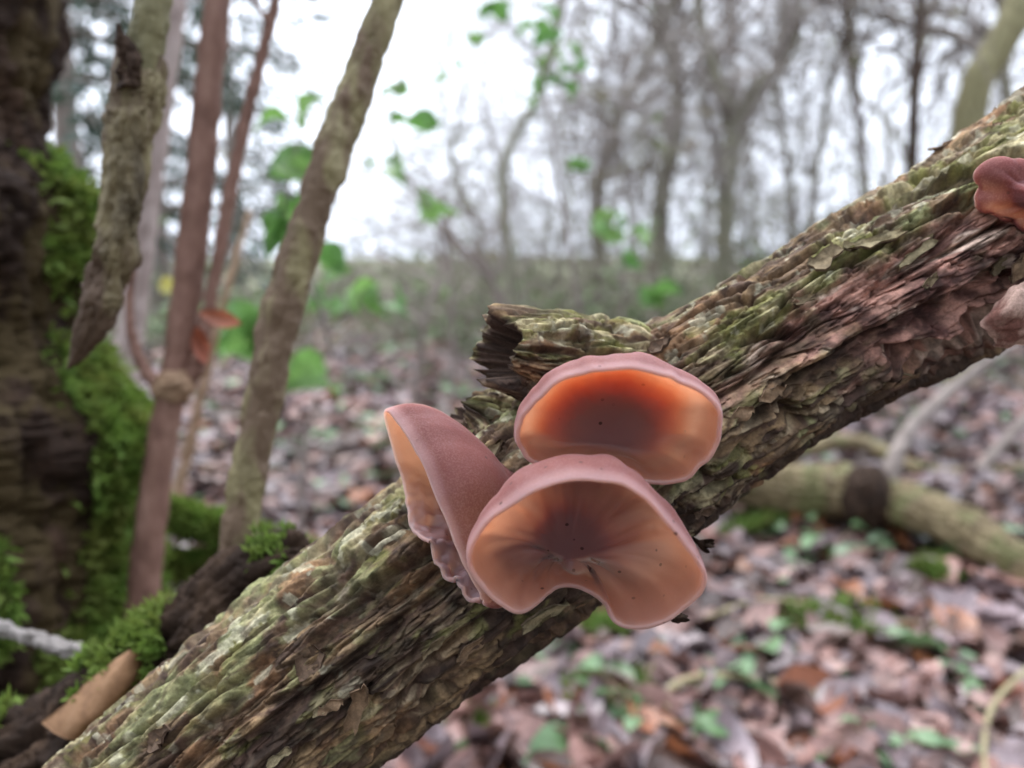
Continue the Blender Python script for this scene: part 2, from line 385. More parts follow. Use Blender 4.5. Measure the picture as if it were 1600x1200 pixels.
# ------------------------------------------------------------------ the fallen branch
BR = [  # pixel x, y, depth, radius in pixels at that depth
    (-900, 2150, .23, 170), (-150, 1600, .215, 165), (315, 1215, .204, 163), (420, 1120, .203, 163), (590, 990, .203, 161), (725, 890, .203, 159), (850, 795, .204, 160), (955, 715, .205, 158),
    (1085, 628, .206, 150), (1221, 545, .208, 143), (1371, 455, .210, 148), (1530, 365, .212, 152), (1680, 285, .214, 160), (2000, 110, .22, 150), (2700, -330, .24, 130)]
def main_branch():
    ctrl = np.array([np.r_[P(a, b, d), r * d / F] for a, b, d, r in BR])
    dense = spline(ctrl, 6000); seg = np.r_[0, np.cumsum(np.linalg.norm(np.diff(dense[:, :3], axis=0), axis=1))]
    px, _, _ = proj(dense[:, :3])
    inview = (px > 130) & (px < 1690)
    wgt = np.where(inview, 1., .09); cw = np.r_[0, np.cumsum(.5 * (wgt[1:] + wgt[:-1]) * np.diff(seg))]
    NS, NT = 1350, 360
    si = np.interp(np.linspace(0, cw[-1], NS), cw, seg)
    C = np.stack([np.interp(si, seg, dense[:, k]) for k in range(4)], 1)
    rad = C[:, 3]; C = C[:, :3]
    T, N, B = frames(C)                     # N points towards the camera at theta = 0
    u = np.linspace(-1, 1, NT, endpoint=False); th = np.pi * (.52 * u + .48 * u ** 3)
    TH = np.broadcast_to(th, (NS, NT)); S = np.broadcast_to(si[:, None], (NS, NT))
    nrm = np.cos(TH)[..., None] * N[:, None] + np.sin(TH)[..., None] * B[:, None]
    base = C[:, None] + rad[:, None, None] * nrm
    qx, qy, _ = proj(base.reshape(-1, 3)); qx = qx.reshape(NS, NT); qy = qy.reshape(NS, NT)
    front = smooth(.15, .55, np.cos(TH))
    p3 = np.stack([S, np.cos(TH) * .022, np.sin(TH) * .022], -1)
    d, cell, cork, fibre = corky(S, np.mod(TH, 2 * np.pi), .022, 3)
    ra = smooth(600, 1150, qx)               # bark is coarser to the right
    d = d * (.85 + .45 * ra)
    d = d + .0022 * fbm(p3 * np.array([14, 30, 30]), 2, 77)
    rot = np.zeros_like(d)
    # long overhanging ledge on the upper right, with the hollow below it
    for pts, dep, wid, lip in (([(1100, 440), (1180, 395), (1290, 335), (1380, 295), (1500, 262), (1640, 225)], .0040, 30, .0007),
                               ([(1180, 640), (1290, 560), (1390, 500), (1480, 455), (1560, 420)], .0030, 30, .0016),
                               ([(1380, 545), (1470, 520), (1540, 480), (1640, 430)], .0062, 44, .002),
                               ([(930, 560), (1010, 520), (1090, 470)], .0022, 20, .0012),
                               ([(470, 1010), (600, 900), (700, 830)], .0022, 20, .0012),
                               ([(330, 1190), (500, 1060), (640, 950)], .0026, 24, .0012),
                               ([(740, 1060), (830, 990), (960, 900), (1050, 800)], .0030, 30, .0012),
                               ([(1000, 790), (1120, 690), (1260, 620)], .0022, 22, .0010)):
        dist, side, tt = seg_dist(qx, qy + 7 * fbm(p3 * np.array([60, 90, 90]) + 7, 3, 6), pts)
        env = smooth(0, .12, tt) * smooth(1, .85, tt) * front
        dn = np.where(side > 0, dist, -dist)
        d = d - dep * env * smooth(-3, 5, dn) * (1 - smooth(wid * .35, wid * 1.3, dn)) + lip * env * smooth(-34, -5, dn) * (1 - smooth(-4, 3, dn))
        cork = np.clip(cork + env * smooth(-2, 5, dn) * (1 - smooth(wid * .3, wid, dn)), 0, 1)  # hollow under each ledge painted darker, as shade
    # rotten pink patch
    for cx, cy, rx, ry, ang, a in ((1430, 430, 240, 78, -.45, 1.), (1490, 515, 200, 75, -.45, 1.), (1270, 520, 130, 40, -.5, .7), (1590, 420, 130, 90, -.4, 1.), (1160, 600, 90, 26, -.55, .5)):
        dx, dy = qx - cx, qy - cy; c_, s_ = math.cos(ang), math.sin(ang)
        e = np.hypot((dx * c_ + dy * s_) / rx, (-dx * s_ + dy * c_) / ry) + .35 * fbm(p3 * 150, 3, 31)
        rot = np.maximum(rot, a * (1 - smooth(.55, 1.05, e)) * front)
    d = d - .0010 * rot + rot * (.0012 * fbm(p3 * np.array([110, 420, 420]), 4, 41))
    # hollow in the rotten part
    e = np.hypot((qx - 1545) / 60, (qy - 505) / 32) + .4 * fbm(p3 * 190, 3, 51)
    d = d - .006 * (1 - smooth(.4, 1., e)) * front
    V = base + nrm * d[..., None]
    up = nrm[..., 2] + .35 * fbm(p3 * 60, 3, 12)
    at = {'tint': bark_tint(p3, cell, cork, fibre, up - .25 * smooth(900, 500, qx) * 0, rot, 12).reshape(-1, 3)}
    root = thing('fallen_branch', P(955, 715, .205), 'thick leaning branch with deeply cracked corky bark carrying the jelly fungi', 'branch')
    n0 = NS * NT
    V = np.vstack([V.reshape(-1, 3), C[:1], C[-1:]])
    at['tint'] = np.vstack([at['tint'], [[.1, .06, .04]] * 2])
    j = np.arange(NT); j2 = (j + 1) % NT
    Tt = np.vstack([np.stack([np.full(NT, n0), j2, j], 1), np.stack([np.full(NT, n0 + 1), (NS - 1) * NT + j, (NS - 1) * NT + j2], 1)])
    part('bark', mesh_np('branch_bark', V, grid_quads(NS, NT), Tt, at, mats=[M['bark']]), root)
    return root, C, rad, N, B, si, np.dstack([qx, qy]), base + nrm * d[..., None], nrm, T
branch, bC, brad, bN, bB, bS, bQ, bSurf, bNrm, bT = main_branch()

def rough_limb(ctrl, seed, nS, nT, amp=1., matn='bark', along=.011, across=.0042, hollow=0., algae_gain=1., cork_gain=1., lump=.002, tipjag=0., rotv=0.):
    """corky limb mesh along world-space control rows (x, y, z, radius); open end hollowed"""
    c = spline(ctrl, nS); C, rad = c[:, :3], c[:, 3]
    T, N, B = frames(C); th = np.linspace(-np.pi, np.pi, nT, endpoint=False)
    s = np.r_[0, np.cumsum(np.linalg.norm(np.diff(C, axis=0), axis=1))]
    TH = np.broadcast_to(th, (nS, nT)); S = np.broadcast_to(s[:, None], (nS, nT)); rm = rad.mean()
    nrm = np.cos(TH)[..., None] * N[:, None] + np.sin(TH)[..., None] * B[:, None]
    d, cell, cork, fib = corky(S, np.mod(TH, 2 * np.pi), rm, seed, amp, along, across)
    p3 = np.stack([S, np.cos(TH) * rm, np.sin(TH) * rm], -1)
    d = d + lump * fbm(p3 / rm * .7, 3, seed + 3)
    d = d * np.clip(rad / rm, .15, 1.15)[:, None]
    V = C[:, None] + nrm * (rad[:, None, None] + d[..., None])
    if tipjag:                       # jagged broken far end
        jag = tipjag * fbm(np.stack([np.cos(th) * 2.2, np.sin(th) * 2.2, th * 0], -1), 3, seed + 8)
        k = smooth(.75, 1, np.linspace(0, 1, nS))
        V = V + (k[:, None] * jag[None])[..., None] * T[:, None]
    V = V.reshape(-1, 3); Qd = grid_quads(nS, nT)
    at = {}
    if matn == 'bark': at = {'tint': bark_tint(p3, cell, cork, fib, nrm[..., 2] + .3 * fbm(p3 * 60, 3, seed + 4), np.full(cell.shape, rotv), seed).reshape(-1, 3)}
    # end cap: rings going inwards and back (a hollow broken face)
    last = V[(nS - 1) * nT:]; cen = C[-1]; rings = []
    for f, dep in ((.88, .0), (.7, .5), (.45, .9), (.2, 1.), (.03, 1.)):
        r = cen + (last - cen) * f - T[-1] * hollow * dep
        r = r + T[-1] * (.25 * hollow + .0004) * fbm(r * 350, 3, seed + 15)[:, None]
        rings.append(r)
    n0 = len(V); Vc = np.vstack(rings)
    Qc = np.vstack([grid_quads(len(rings), nT) + n0, np.stack([(nS - 1) * nT + np.arange(nT), (nS - 1) * nT + (np.arange(nT) + 1) % nT, n0 + (np.arange(nT) + 1) % nT, n0 + np.arange(nT)], 1)])
    V = np.vstack([V, Vc]); Qd = np.vstack([Qd, Qc])
    if at: at['tint'] = np.vstack([at['tint'], np.array([.075, .045, .032]) * (.5 + .9 * smooth(-.5, .5, fbm(Vc * 500, 3, seed)))[:, None]])
    return mesh_np('limb', V, Qd, attrs=at, mats=[M[matn]]), C, rad

# broken stub on the upper side of the branch
def pr(x, y, d, r): return np.r_[P(x, y, d), r * d / F]
me, _, _ = rough_limb([pr(1120, 650, .206, 90), pr(1010, 605, .202, 92), pr(900, 575, .197, 80), pr(830, 562, .193, 68), pr(778, 552, .190, 60)], 21, 210, 200, 1.0, hollow=.010, tipjag=.0055, lump=.0022)
part('broken_stub', me, branch, label='short snapped side stub with a dark hollow end')
me, _, _ = rough_limb([pr(850, 745, .205, 90), pr(790, 690, .203, 75), pr(752, 655, .202, 50), pr(728, 640, .201, 32)], 27, 120, 160, .9, hollow=.004, tipjag=.003, lump=.002)
part('bark_knob', me, branch)

# curled bark flakes standing proud of the branch
def flake_mesh(L, W, curl, seed, k=7, m=5, th=.0005):
    u, v = np.meshgrid(np.linspace(-1, 1, k), np.linspace(-1, 1, m), indexing='ij')
    r = np.random.default_rng(seed)
    ed = 1 - .35 * np.abs(u) ** 2.2 + .30 * r.normal(size=(k, 1)) * .5
    x = u * L / 2 + v * W * .12 * r.normal() + r.normal(size=u.shape) * L * .045; y = v * W / 2 * ed + r.normal(size=u.shape) * W * .10
    z = curl * (v ** 2 * W * .3 + np.maximum(u, 0) ** 2 * L * .30) + r.normal(size=u.shape) * .0003
    top = np.stack([x, y, z + th / 2], -1).reshape(-1, 3); bot = np.stack([x, y, z - th], -1).reshape(-1, 3)
    n = k * m; q = grid_quads(k, m, False); per = [i * m for i in range(k)] + [(k - 1) * m + j for j in range(1, m)] + [i * m + m - 1 for i in range(k - 2, -1, -1)] + list(range(m - 2, 0, -1))
    per = np.array(per); nx = np.roll(per, -1)
    Q = np.vstack([q[:, ::-1], q + n, np.stack([per, nx, nx + n, per + n], 1)])
    col = np.array([(.30, .245, .14), (.20, .15, .085), (.24, .155, .09), (.13, .082, .052)])[r.integers(0, 4)]
    tint = np.vstack([col * r.uniform(.6, 1.25, (n, 1)), np.tile([[.10, .06, .04]], (n, 1))])
    return mesh_np('bark_flake', np.vstack([top, bot]), Q, attrs={'tint': tint}, mats=[M['bark']])
flakes = [flake_mesh(random.uniform(.006, .012), random.uniform(.0022, .004), random.uniform(.2, .7), 100 + k) for k in range(14)]
def place_flakes():
    flat = bQ.reshape(-1, 2); idx = []
    px, py = flat[:, 0], flat[:, 1]; nn = bNrm.reshape(-1, 3)
    ok = np.where((px > 140) & (px < 1600) & (py > 150) & (py < 1200) & (nn[:, 1] < .25) & (nn[:, 2] > -.75))[0]
    Tr = np.repeat(bT, bQ.shape[1], 0)
    pick = rng.choice(ok, 40, replace=False)
    for i in pick:
        z = Vector(nn[i]); x = Vector(Tr[i]); x = (x - z * x.dot(z)).normalized(); y = z.cross(x)
        a = random.gauss(0, .3) + (math.pi if random.random() < .5 else 0); x2 = x * math.cos(a) + y * math.sin(a); y2 = z.cross(x2)
        from mathutils import Matrix
        o = obj('bark_flake', random.choice(flakes), branch)
        mt = Matrix((x2, y2, z)).transposed().to_4x4(); mt.translation = Vector(bSurf.reshape(-1, 3)[i]) + z * .0003 - Vector(branch.location)
        s = random.uniform(.55, 1.15); o.matrix_local = mt @ Matrix.Diagonal((s, s * random.uniform(.7, 1.2), s, 1))
place_flakes()
# large pale bark flap curling off the lower right, and two dry shreds on the lower edge
def patch_from_px(rows, th, name, root, matn, at, label=None, jit=1.):
    """slab from a grid of (px, py, depth) rows"""
    g = np.array([[P(*c) for c in r] for r in rows]); k, m = g.shape[:2]
    # refine with splines both ways
    g = np.stack([spline(g[:, j], 40) for j in range(m)], 1); g = np.stack([spline(g[i], 28) for i in range(40)], 0); k, m = 40, 28
    g = g + jit * (FW * (.0009 * fbm(g * 260, 4, 3))[..., None] + UP * (.0010 * fbm(g * 300 + 5, 3, 4))[..., None])
    du = np.gradient(g, axis=0); dv = np.gradient(g, axis=1); n_ = np.cross(du, dv); n_ /= np.linalg.norm(n_, axis=-1)[..., None] + 1e-12
    if (n_ @ FW).mean() > 0: n_ = -n_
    V = np.vstack([(g + n_ * th / 2).reshape(-1, 3), (g - n_ * th / 2).reshape(-1, 3)]); n = k * m; q = grid_quads(k, m, False)
    per = np.array([i * m for i in range(k)] + [(k - 1) * m + j for j in range(1, m)] + [i * m + m - 1 for i in range(k - 2, -1, -1)] + list(range(m - 2, 0, -1))); nx = np.roll(per, -1)
    pz = np.vstack([g.reshape(-1, 3)] * 2); A = {'tint': lerp(np.array(at[0]), np.array(at[1]), smooth(-.4, .4, fbm(pz * 300, 4, 7)))} if at else None
    return part(name, mesh_np(name, V, np.vstack([q, q[:, ::-1] + n, np.stack([per, per + n, nx + n, nx], 1)]), attrs=A, mats=[M[matn]]), root, label=label)
patch_from_px([[(1665, 390, .190), (1640, 420, .186), (1600, 445, .182), (1560, 470, .186)], [(1660, 430, .187), (1620, 460, .182), (1580, 480, .180), (1535, 505, .186)],
               [(1680, 470, .188), (1630, 490, .183), (1585, 505, .182), (1552, 522, .187)], [(1700, 520, .192), (1640, 530, .188), (1590, 535, .187), (1556, 535, .190)]],
              .0012, 'bark_flap', branch, 'bark', ((.24, .11, .085), (.54, .36, .29)), 'pale pinkish torn bark flap curling outwards')
def shred(px, py, d, seed):
    L = []
    r = np.random.default_rng(seed)
    for k in range(6):
        a = r.uniform(-.6, .9); l = r.uniform(12, 30)
        p = [P(px - 14, py - 10, d + .012), P(px, py, d), P(px + math.cos(a) * l * .6, py + math.sin(a) * l * .6, d + r.normal() * .001), P(px + math.cos(a) * l, py + math.sin(a) * l * .8, d + r.normal() * .002)]
        L.append((spline(p, 7), np.array([.0004, .0005, .0006, .0007, .0006, .0005, .0002])))
    V, Q = tubes(L, 5); part('bark_shred', mesh_np('bark_shred', V, Q, mats=[M['rot']]), branch)
shred(1048, 965, .186, 1); shred(1092, 848, .192, 2)

# ------------------------------------------------------------------ jelly fungi
def closed_spline(ctrl, n):
    c = np.asarray(ctrl, float); m = len(c); t = np.linspace(0, m, n, endpoint=False); i = t.astype(int); f = (t - i)[:, None]
    p0, p1, p2, p3 = c[(i - 1) % m], c[i % m], c[(i + 1) % m], c[(i + 2) % m]
    return .5 * (2 * p1 + (p2 - p0) * f + (2 * p0 - 5 * p1 + 4 * p2 - p3) * f ** 2 + (3 * p1 - p0 - 3 * p2 + p3) * f ** 3)
def ear(rim_px, att, axis, bulge, depthk, base_spread, label, seed, thick=.0014, folds=0., wav=.0, bloom_shade=lambda u, v: 0., nu=52, nv=240, foldfn=None, ff=4.5, rsm=14, foot=1.2, matn='ear', crum=0., name='jelly_fungus'):
    """cup from a closed rim (pixel, depth) and a point of attachment; axis = opening direction"""
    Rm = closed_spline([P(*p) for p in rim_px], 1600)
    q_ = np.vstack([Rm, Rm[:1]]); al = np.r_[0, np.cumsum(np.linalg.norm(np.diff(q_, axis=0), axis=1))]
    Rm = np.stack([np.interp(np.linspace(0, al[-1], nv, endpoint=False), al, q_[:, k]) for k in range(3)], 1)
    for _ in range(rsm): Rm = .25 * np.roll(Rm, 1, 0) + .5 * Rm + .25 * np.roll(Rm, -1, 0)
    Rm = Rm + .00055 * np.stack([fbm(Rm * 70 + 11 * k, 3, seed + 50 + k) for k in range(3)], 1) + .00005 * np.stack([fbm(Rm * 500 + 7 * k, 2, seed + 60 + k) for k in range(3)], 1)
    C = P(*att); a = np.asarray(axis, float); a /= np.linalg.norm(a)
    cen = Rm.mean(0); out = Rm - cen; out -= np.outer(out @ a, a); out /= np.linalg.norm(out, axis=1)[:, None] + 1e-9
    h = (Rm - C) @ a; lat = (Rm - C) - np.outer(h, a)
    bl = np.asarray(bulge(out) if callable(bulge) else np.full(nv, bulge))
    P0 = np.broadcast_to(C, Rm.shape); P1 = C + lat * base_spread + a * .0005
    P2 = Rm - a * (np.maximum(h, .004) * depthk)[:, None] + out * bl[:, None]
    u = np.linspace(0.02, 1, nu) ** .9; U = u[:, None, None]
    S = (1 - U) ** 3 * P0 + 3 * U * (1 - U) ** 2 * P1 + 3 * U ** 2 * (1 - U) * P2 + U ** 3 * Rm
    vv = np.linspace(0, 2 * np.pi, nv, endpoint=False)
    UU, VV = np.meshgrid(u, vv, indexing='ij')
    def normals(S):
        du = np.gradient(S, axis=0); dv = np.roll(S, -1, 1) - np.roll(S, 1, 1); n = np.cross(du, dv); n /= np.linalg.norm(n, axis=-1)[..., None] + 1e-12
        return n
    n = normals(S)
    if (n @ a).mean() < 0: n = -n            # n points to the inside of the cup
    if folds:
        fn = foldfn(UU, VV) if foldfn else 1.
        if crum: S = S + n * (crum * fn * fbm(S * 330, 3, seed + 9))[..., None]
        S = S + n * (folds * fn * fbm(np.stack([np.cos(VV) * ff, np.sin(VV) * ff, UU * 1.2], -1), 3, seed))[..., None]
    S = S + n * (.0004 * fbm(S * 80, 3, seed + 2))[..., None]
    if wav: S = S + n * (wav * UU ** 3 * np.sin(VV * 9 + 2 * fbm(np.stack([np.cos(VV), np.sin(VV), VV * 0], -1) * 2, 2, seed)))[..., None]
    n = normals(S); n = n if (n @ a).mean() > 0 else -n
    tk = thick * (.62 + foot * (1 - smooth(.04, .66, UU))); bk = smooth(.30, .92, UU)[..., None]; dn_ = n * bk + a * (1 - bk); dn_ /= np.linalg.norm(dn_, axis=-1)[..., None] + 1e-9
    outer = S - dn_ * (tk + .018 * (1 - smooth(.05, .36, UU)))[..., None]        # a solid foot reaches back into the bark
    # rim: rounded edge rings
    e = S[-1] - S[-2]; e /= np.linalg.norm(e, axis=1)[:, None]; t1 = tk[-1][:, None]
    rings = [S[-1] - n[-1] * t1 * (.5 - .5 * math.cos(q)) + e * t1 * .5 * math.sin(q) for q in np.linspace(0, np.pi, 8)[1:-1]]
    allr = np.vstack([S, np.array(rings), outer[::-1]]); nr = len(allr)
    inner = np.r_[np.ones(nu), np.linspace(.85, .1, len(rings)), np.zeros(nu)]
    rimw = np.r_[smooth(.955, 1., u) * .6, np.ones(len(rings)), (smooth(.93, 1., u) * .8)[::-1]]
    bm = np.vstack([bloom_shade(UU, VV) * np.ones_like(UU), np.zeros((len(rings), nv)), .0 * UU])
    radl = np.r_[u, np.ones(len(rings)), u[::-1]]
    V = allr.reshape(-1, 3); Q = grid_quads(nr, nv)
    V = np.vstack([V, S[0].mean(0)[None], outer[0].mean(0)[None]]); n0 = nr * nv; j = np.arange(nv); j2 = (j + 1) % nv
    Tt = np.vstack([np.stack([np.full(nv, n0), j2, j], 1), np.stack([np.full(nv, n0 + 1), (nr - 1) * nv + j, (nr - 1) * nv + j2], 1)])
    rp = lambda x: np.r_[np.repeat(x, nv), x[0], x[-1]]
    root = thing(name, C, label, 'fungus', 'jelly fungi on the branch')
    me = mesh_np('cup', V, Q, Tt, {'inner': rp(inner), 'rim': rp(rimw), 'rad': rp(radl), 'bloom_shade': np.r_[bm.ravel(), bm[0].mean(), 0]}, mats=[M[matn]])
    # a short fleshy foot that roots the cup in the bark
    cup = part('cup', me, root)
    return root
# top ear: open bowl facing the viewer
ear([(806, 683, .1615), (822, 645, .159), (860, 611, .156), (905, 590, .154), (956, 579, .153), (1000, 578, .153), (1040, 585, .1535), (1085, 608, .155), (1112, 636, .156), (1122, 668, .1575), (1112, 708, .160), (1070, 745, .163),
     (1015, 752, .165), (950, 742, .166), (880, 728, .166), (828, 712, .164)],
    (955, 694, .1755), (.02, -1, -.18), lambda o: .0008 + .0022 * smooth(-.9, 1.1, o[:, 2]), .75, .62,
    'round orange brown jelly ear fungus open like a bowl, highest of the cluster', 1, foot=3.2, folds=.0010, ff=1.6, foldfn=lambda u, v: smooth(.2, .6, u), bloom_shade=lambda u, v: .75 * (1 - smooth(.05, .5, u)))  # mauve at the foot paints the dark where light is blocked
# lower ear: hood with folds running to its foot and a notch below
ear([(738, 875, .151), (756, 829, .148), (793, 796, .146), (843, 769, .1445), (914, 754, .144), (977, 768, .1445), (1027, 800, .1455), (1068, 846, .147), (1092, 890, .149), (1096, 918, .151), (1072, 947, .153), (1039, 971, .154), (993, 981, .1555),
     (964, 972, .157), (950, 946, .160), (926, 926, .164), (893, 912, .166), (868, 914, .164), (846, 932, .160), (822, 952, .156), (800, 955, .154), (766, 926, .152)],
    (892, 874, .1755), (.03, -1, -.22), lambda o: .0006 + .0030 * smooth(-1., 1.1, o[:, 2]), .72, .36,
    'hood shaped jelly ear fungus with folds inside and a notched lower edge', 2, folds=.0024, ff=1.9, foot=1.0, foldfn=lambda u, v: smooth(.14, .5, u) * (1 - u) * 2.0, bloom_shade=lambda u, v: .75 * (1 - smooth(.2, .85, u)) + .12, rsm=8)
# left ear: seen from the side
ear([(605, 641, .177), (622, 660, .174), (640, 688, .171), (668, 742, .168), (697, 808, .166), (724, 868, .1655), (748, 915, .166), (762, 945, .168), (744, 940, .1695), (727, 922, .1705), (700, 903, .172), (676, 873, .173), (658, 850, .174), (648, 818, .1755), (640, 780, .178), (628, 740, .180), (613, 687, .180)],
    (800, 800, .1805), (-.86, -.42, .12), lambda o: .0012 + .0058 * smooth(-.4, 1.1, o[:, 2]) - .0010 * np.clip(o[:, 1], 0, 1), .55, .42,
    'cup shaped jelly ear fungus turned sideways showing its downy back and ruffled lower lip', 3, folds=.0026, ff=2.0, crum=.0015, foldfn=lambda u, v: smooth(.25, .9, u) * smooth(2.6, 3.3, v) * smooth(5.9, 4.0, v) * 1.2,
    bloom_shade=lambda u, v: smooth(2.4, 3.2, v) * smooth(5.6, 4.2, v))
# small one at the right
ear([(1524, 305, .188), (1526, 275, .187), (1548, 262, .186), (1572, 258, .185), (1610, 262, .184), (1660, 258, .185), (1700, 290, .187), (1690, 335, .188), (1640, 352, .187), (1592, 349, .1865), (1560, 338, .187), (1536, 328, .188)],
    (1620, 305, .181), (.05, 1, .15), .0015, .5, .6, 'small crumpled dark red jelly fungus on the rotten pink wood', 4, wav=.0003, folds=.0016, ff=1.3, matn='ear_red')

# ------------------------------------------------------------------ moss
def moss_mesh(pts, nrm, length, seed, blades=3, width=.18, matn='moss'):
    """little leafy shoots at points; returns mesh"""
    r = np.random.default_rng(seed); n = len(pts); Vs, Ts, tip = [], [], []
    off = 0
    for b_ in range(blades):
        d = nrm + r.normal(size=(n, 3)) * .55; d[:, 2] += .25; d /= np.linalg.norm(d, axis=1)[:, None]
        side = np.cross(d, r.normal(size=(n, 3))); side /= np.linalg.norm(side, axis=1)[:, None] + 1e-9
        L = (length * r.uniform(.5, 1.3, n))[:, None]; mid = pts + d * L * .5; w_ = L * width
        d2 = d + r.normal(size=(n, 3)) * .35; end = mid + d2 * L * .5
        V = np.stack([pts - d * L * .15, mid - side * w_, mid + side * w_, end], 1).reshape(-1, 3)
        k = np.arange(n)[:, None] * 4 + off
        Ts += [k + np.array([0, 1, 2]), k + np.array([1, 3, 2])]; Vs.append(V); off += 4 * n
        tip.append(np.tile([0., .5, .5, 1.], n) * np.repeat(r.uniform(.6, 1, n), 4))
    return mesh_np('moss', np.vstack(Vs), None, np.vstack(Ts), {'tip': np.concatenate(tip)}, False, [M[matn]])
def moss_clump(name, centre, radii, n, length, label, seed, group=None):
    r = np.random.default_rng(seed); d = r.normal(size=(n, 3)); d[:, 2] = np.abs(d[:, 2]); d /= np.linalg.norm(d, axis=1)[:, None]
    rr = (1 + .75 * fbm(d * 2.6, 3, seed)) * r.uniform(.35, 1.15, n) ** .5
    p = np.asarray(centre) + d * np.asarray(radii) * rr[:, None]; p[:, 2] = gz(p[:, 0], p[:, 1]) + .006 + .7 * (p[:, 2] - centre[2])
    keep = fbm(p * 28, 3, seed + 4) > -.22; p, d = p[keep], d[keep]
    o = obj(name, moss_mesh(p, d, length, seed + 1, matn='groundmoss')); return tag(o, label, 'moss', group)

# ------------------------------------------------------------------ mossy trunk on the left
def mossy_tree():
    d0 = .47; s = d0 / F
    edge = [(-2600, 330), (-900, 140), (-300, 90), (0, 62), (130, 48), (210, 48), (270, 75), (320, 122), (420, 128), (500, 118), (570, 145), (640, 172), (695, 196), (760, 178), (850, 184), (950, 190), (1050, 205), (1300, 250), (1700, 330), (2010, 420)]
    ctrl = []
    for y, ex in edge:
        cx = -140 if y > -400 else ex - 230
        p = P(cx, y, d0); ctrl.append(np.r_[p, (ex - cx) * s])
    ctrl = ctrl[::-1]
    c = spline(ctrl, 440); C, rad = c[:, :3], np.maximum(c[:, 3], .02); nT = 160
    T, N, B = frames(C); th = np.linspace(-np.pi, np.pi, nT, endpoint=False); TH = np.broadcast_to(th, (440, nT))
    sarr = np.r_[0, np.cumsum(np.linalg.norm(np.diff(C, axis=0), axis=1))]; S = np.broadcast_to(sarr[:, None], TH.shape)
    nrm = np.cos(TH)[..., None] * N[:, None] + np.sin(TH)[..., None] * B[:, None]
    dd, cell, cork, fib = corky(S, np.mod(TH, 2 * np.pi), .085, 61, 2.6, .035, .014)
    p3 = np.stack([S, np.cos(TH) * .085, np.sin(TH) * .085], -1)
    dd = dd + .010 * fbm(p3 * 18, 4, 71)
    V = C[:, None] + nrm * (rad[:, None, None] + dd[..., None])
    root = thing('mossy_tree', (C[0][0], C[0][1], 0), 'dark rough tree trunk with thick bright moss down its side', 'tree')
    part('trunk', mesh_np('mossy_trunk', V.reshape(-1, 3), grid_quads(440, nT), mats=[M['trunk']]), root)
    qx, qy, _ = proj(V.reshape(-1, 3)); nf = nrm.reshape(-1, 3); Vf = V.reshape(-1, 3); pf = p3.reshape(-1, 3)
    edge_m = smooth(.50, .85, .8 * nf[:, 0] + .6 * nf[:, 1]) * smooth(210, 330, qy) * (.45 + .55 * smooth(540, 640, qy))
    low = smooth(640, 900, qy) * .75 * smooth(.0, .45, fbm(pf * 38, 3, 81))
    msk = np.clip(edge_m * (.5 + .7 * smooth(-.4, .3, fbm(pf * 30, 3, 83))) * (1 - .8 * smooth(420, 460, qy) * smooth(560, 520, qy)) + low, 0, 1)
    vis = (qy > 150) & (qy < 1500) & (qx > -60) & (nf[:, 1] < .5) & (Vf[:, 1] > 0)
    pr_ = np.where(vis, msk, 0) ** 1.5; pr_ /= pr_.sum()
    msk0 = msk; i = rng.choice(len(Vf), 15000, p=pr_); pts = Vf[i] + rng.normal(size=(15000, 3)) * .0012 + nf[i] * .003 * rng.random((15000, 1))
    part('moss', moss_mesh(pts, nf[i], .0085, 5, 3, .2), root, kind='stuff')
    # two mossy low limbs running to the right
    for k, (row, seed) in enumerate(((((-60, 800), (190, 800), (300, 822), (390, 850), (560, 905)), 5), (((-60, 860), (190, 880), (290, 893), (400, 890), (600, 930)), 6))):
        ctrl = [np.r_[P(x, y, .55 + .0 * k), (22 - 3 * k) * .55 / F] for x, y in row]
        c2 = spline(ctrl, 60); V2, Q2 = tubes([(c2[:, :3], c2[:, 3])], 16); lo = part('limb', mesh_np('limb', V2, Q2, mats=[M['trunk']]), root)
        t = rng.integers(0, 60, 5200); a = rng.uniform(-np.pi, np.pi, 5200); T2, N2, B2 = frames(c2[:, :3])
        n2 = np.cos(a)[:, None] * N2[t] + np.sin(a)[:, None] * B2[t]; keep = n2[:, 2] > -.15 + .4 * rng.normal(size=5200) * .5
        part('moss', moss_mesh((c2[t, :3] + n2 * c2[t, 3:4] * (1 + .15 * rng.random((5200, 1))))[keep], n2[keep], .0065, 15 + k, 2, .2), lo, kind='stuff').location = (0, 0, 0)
mossy_tree()

# ------------------------------------------------------------------ near stems on the left
def limb_obj(name, rows, seed, nS, nT, matn, label, cat, partname='stem', **kw):
    ctrl = [pr(*q) for q in rows]
    me, C, rad = rough_limb(ctrl, seed, nS, nT, matn=matn, **kw)
    root = thing(name, C[0], label, cat); part(partname, me, root); return root, C, rad
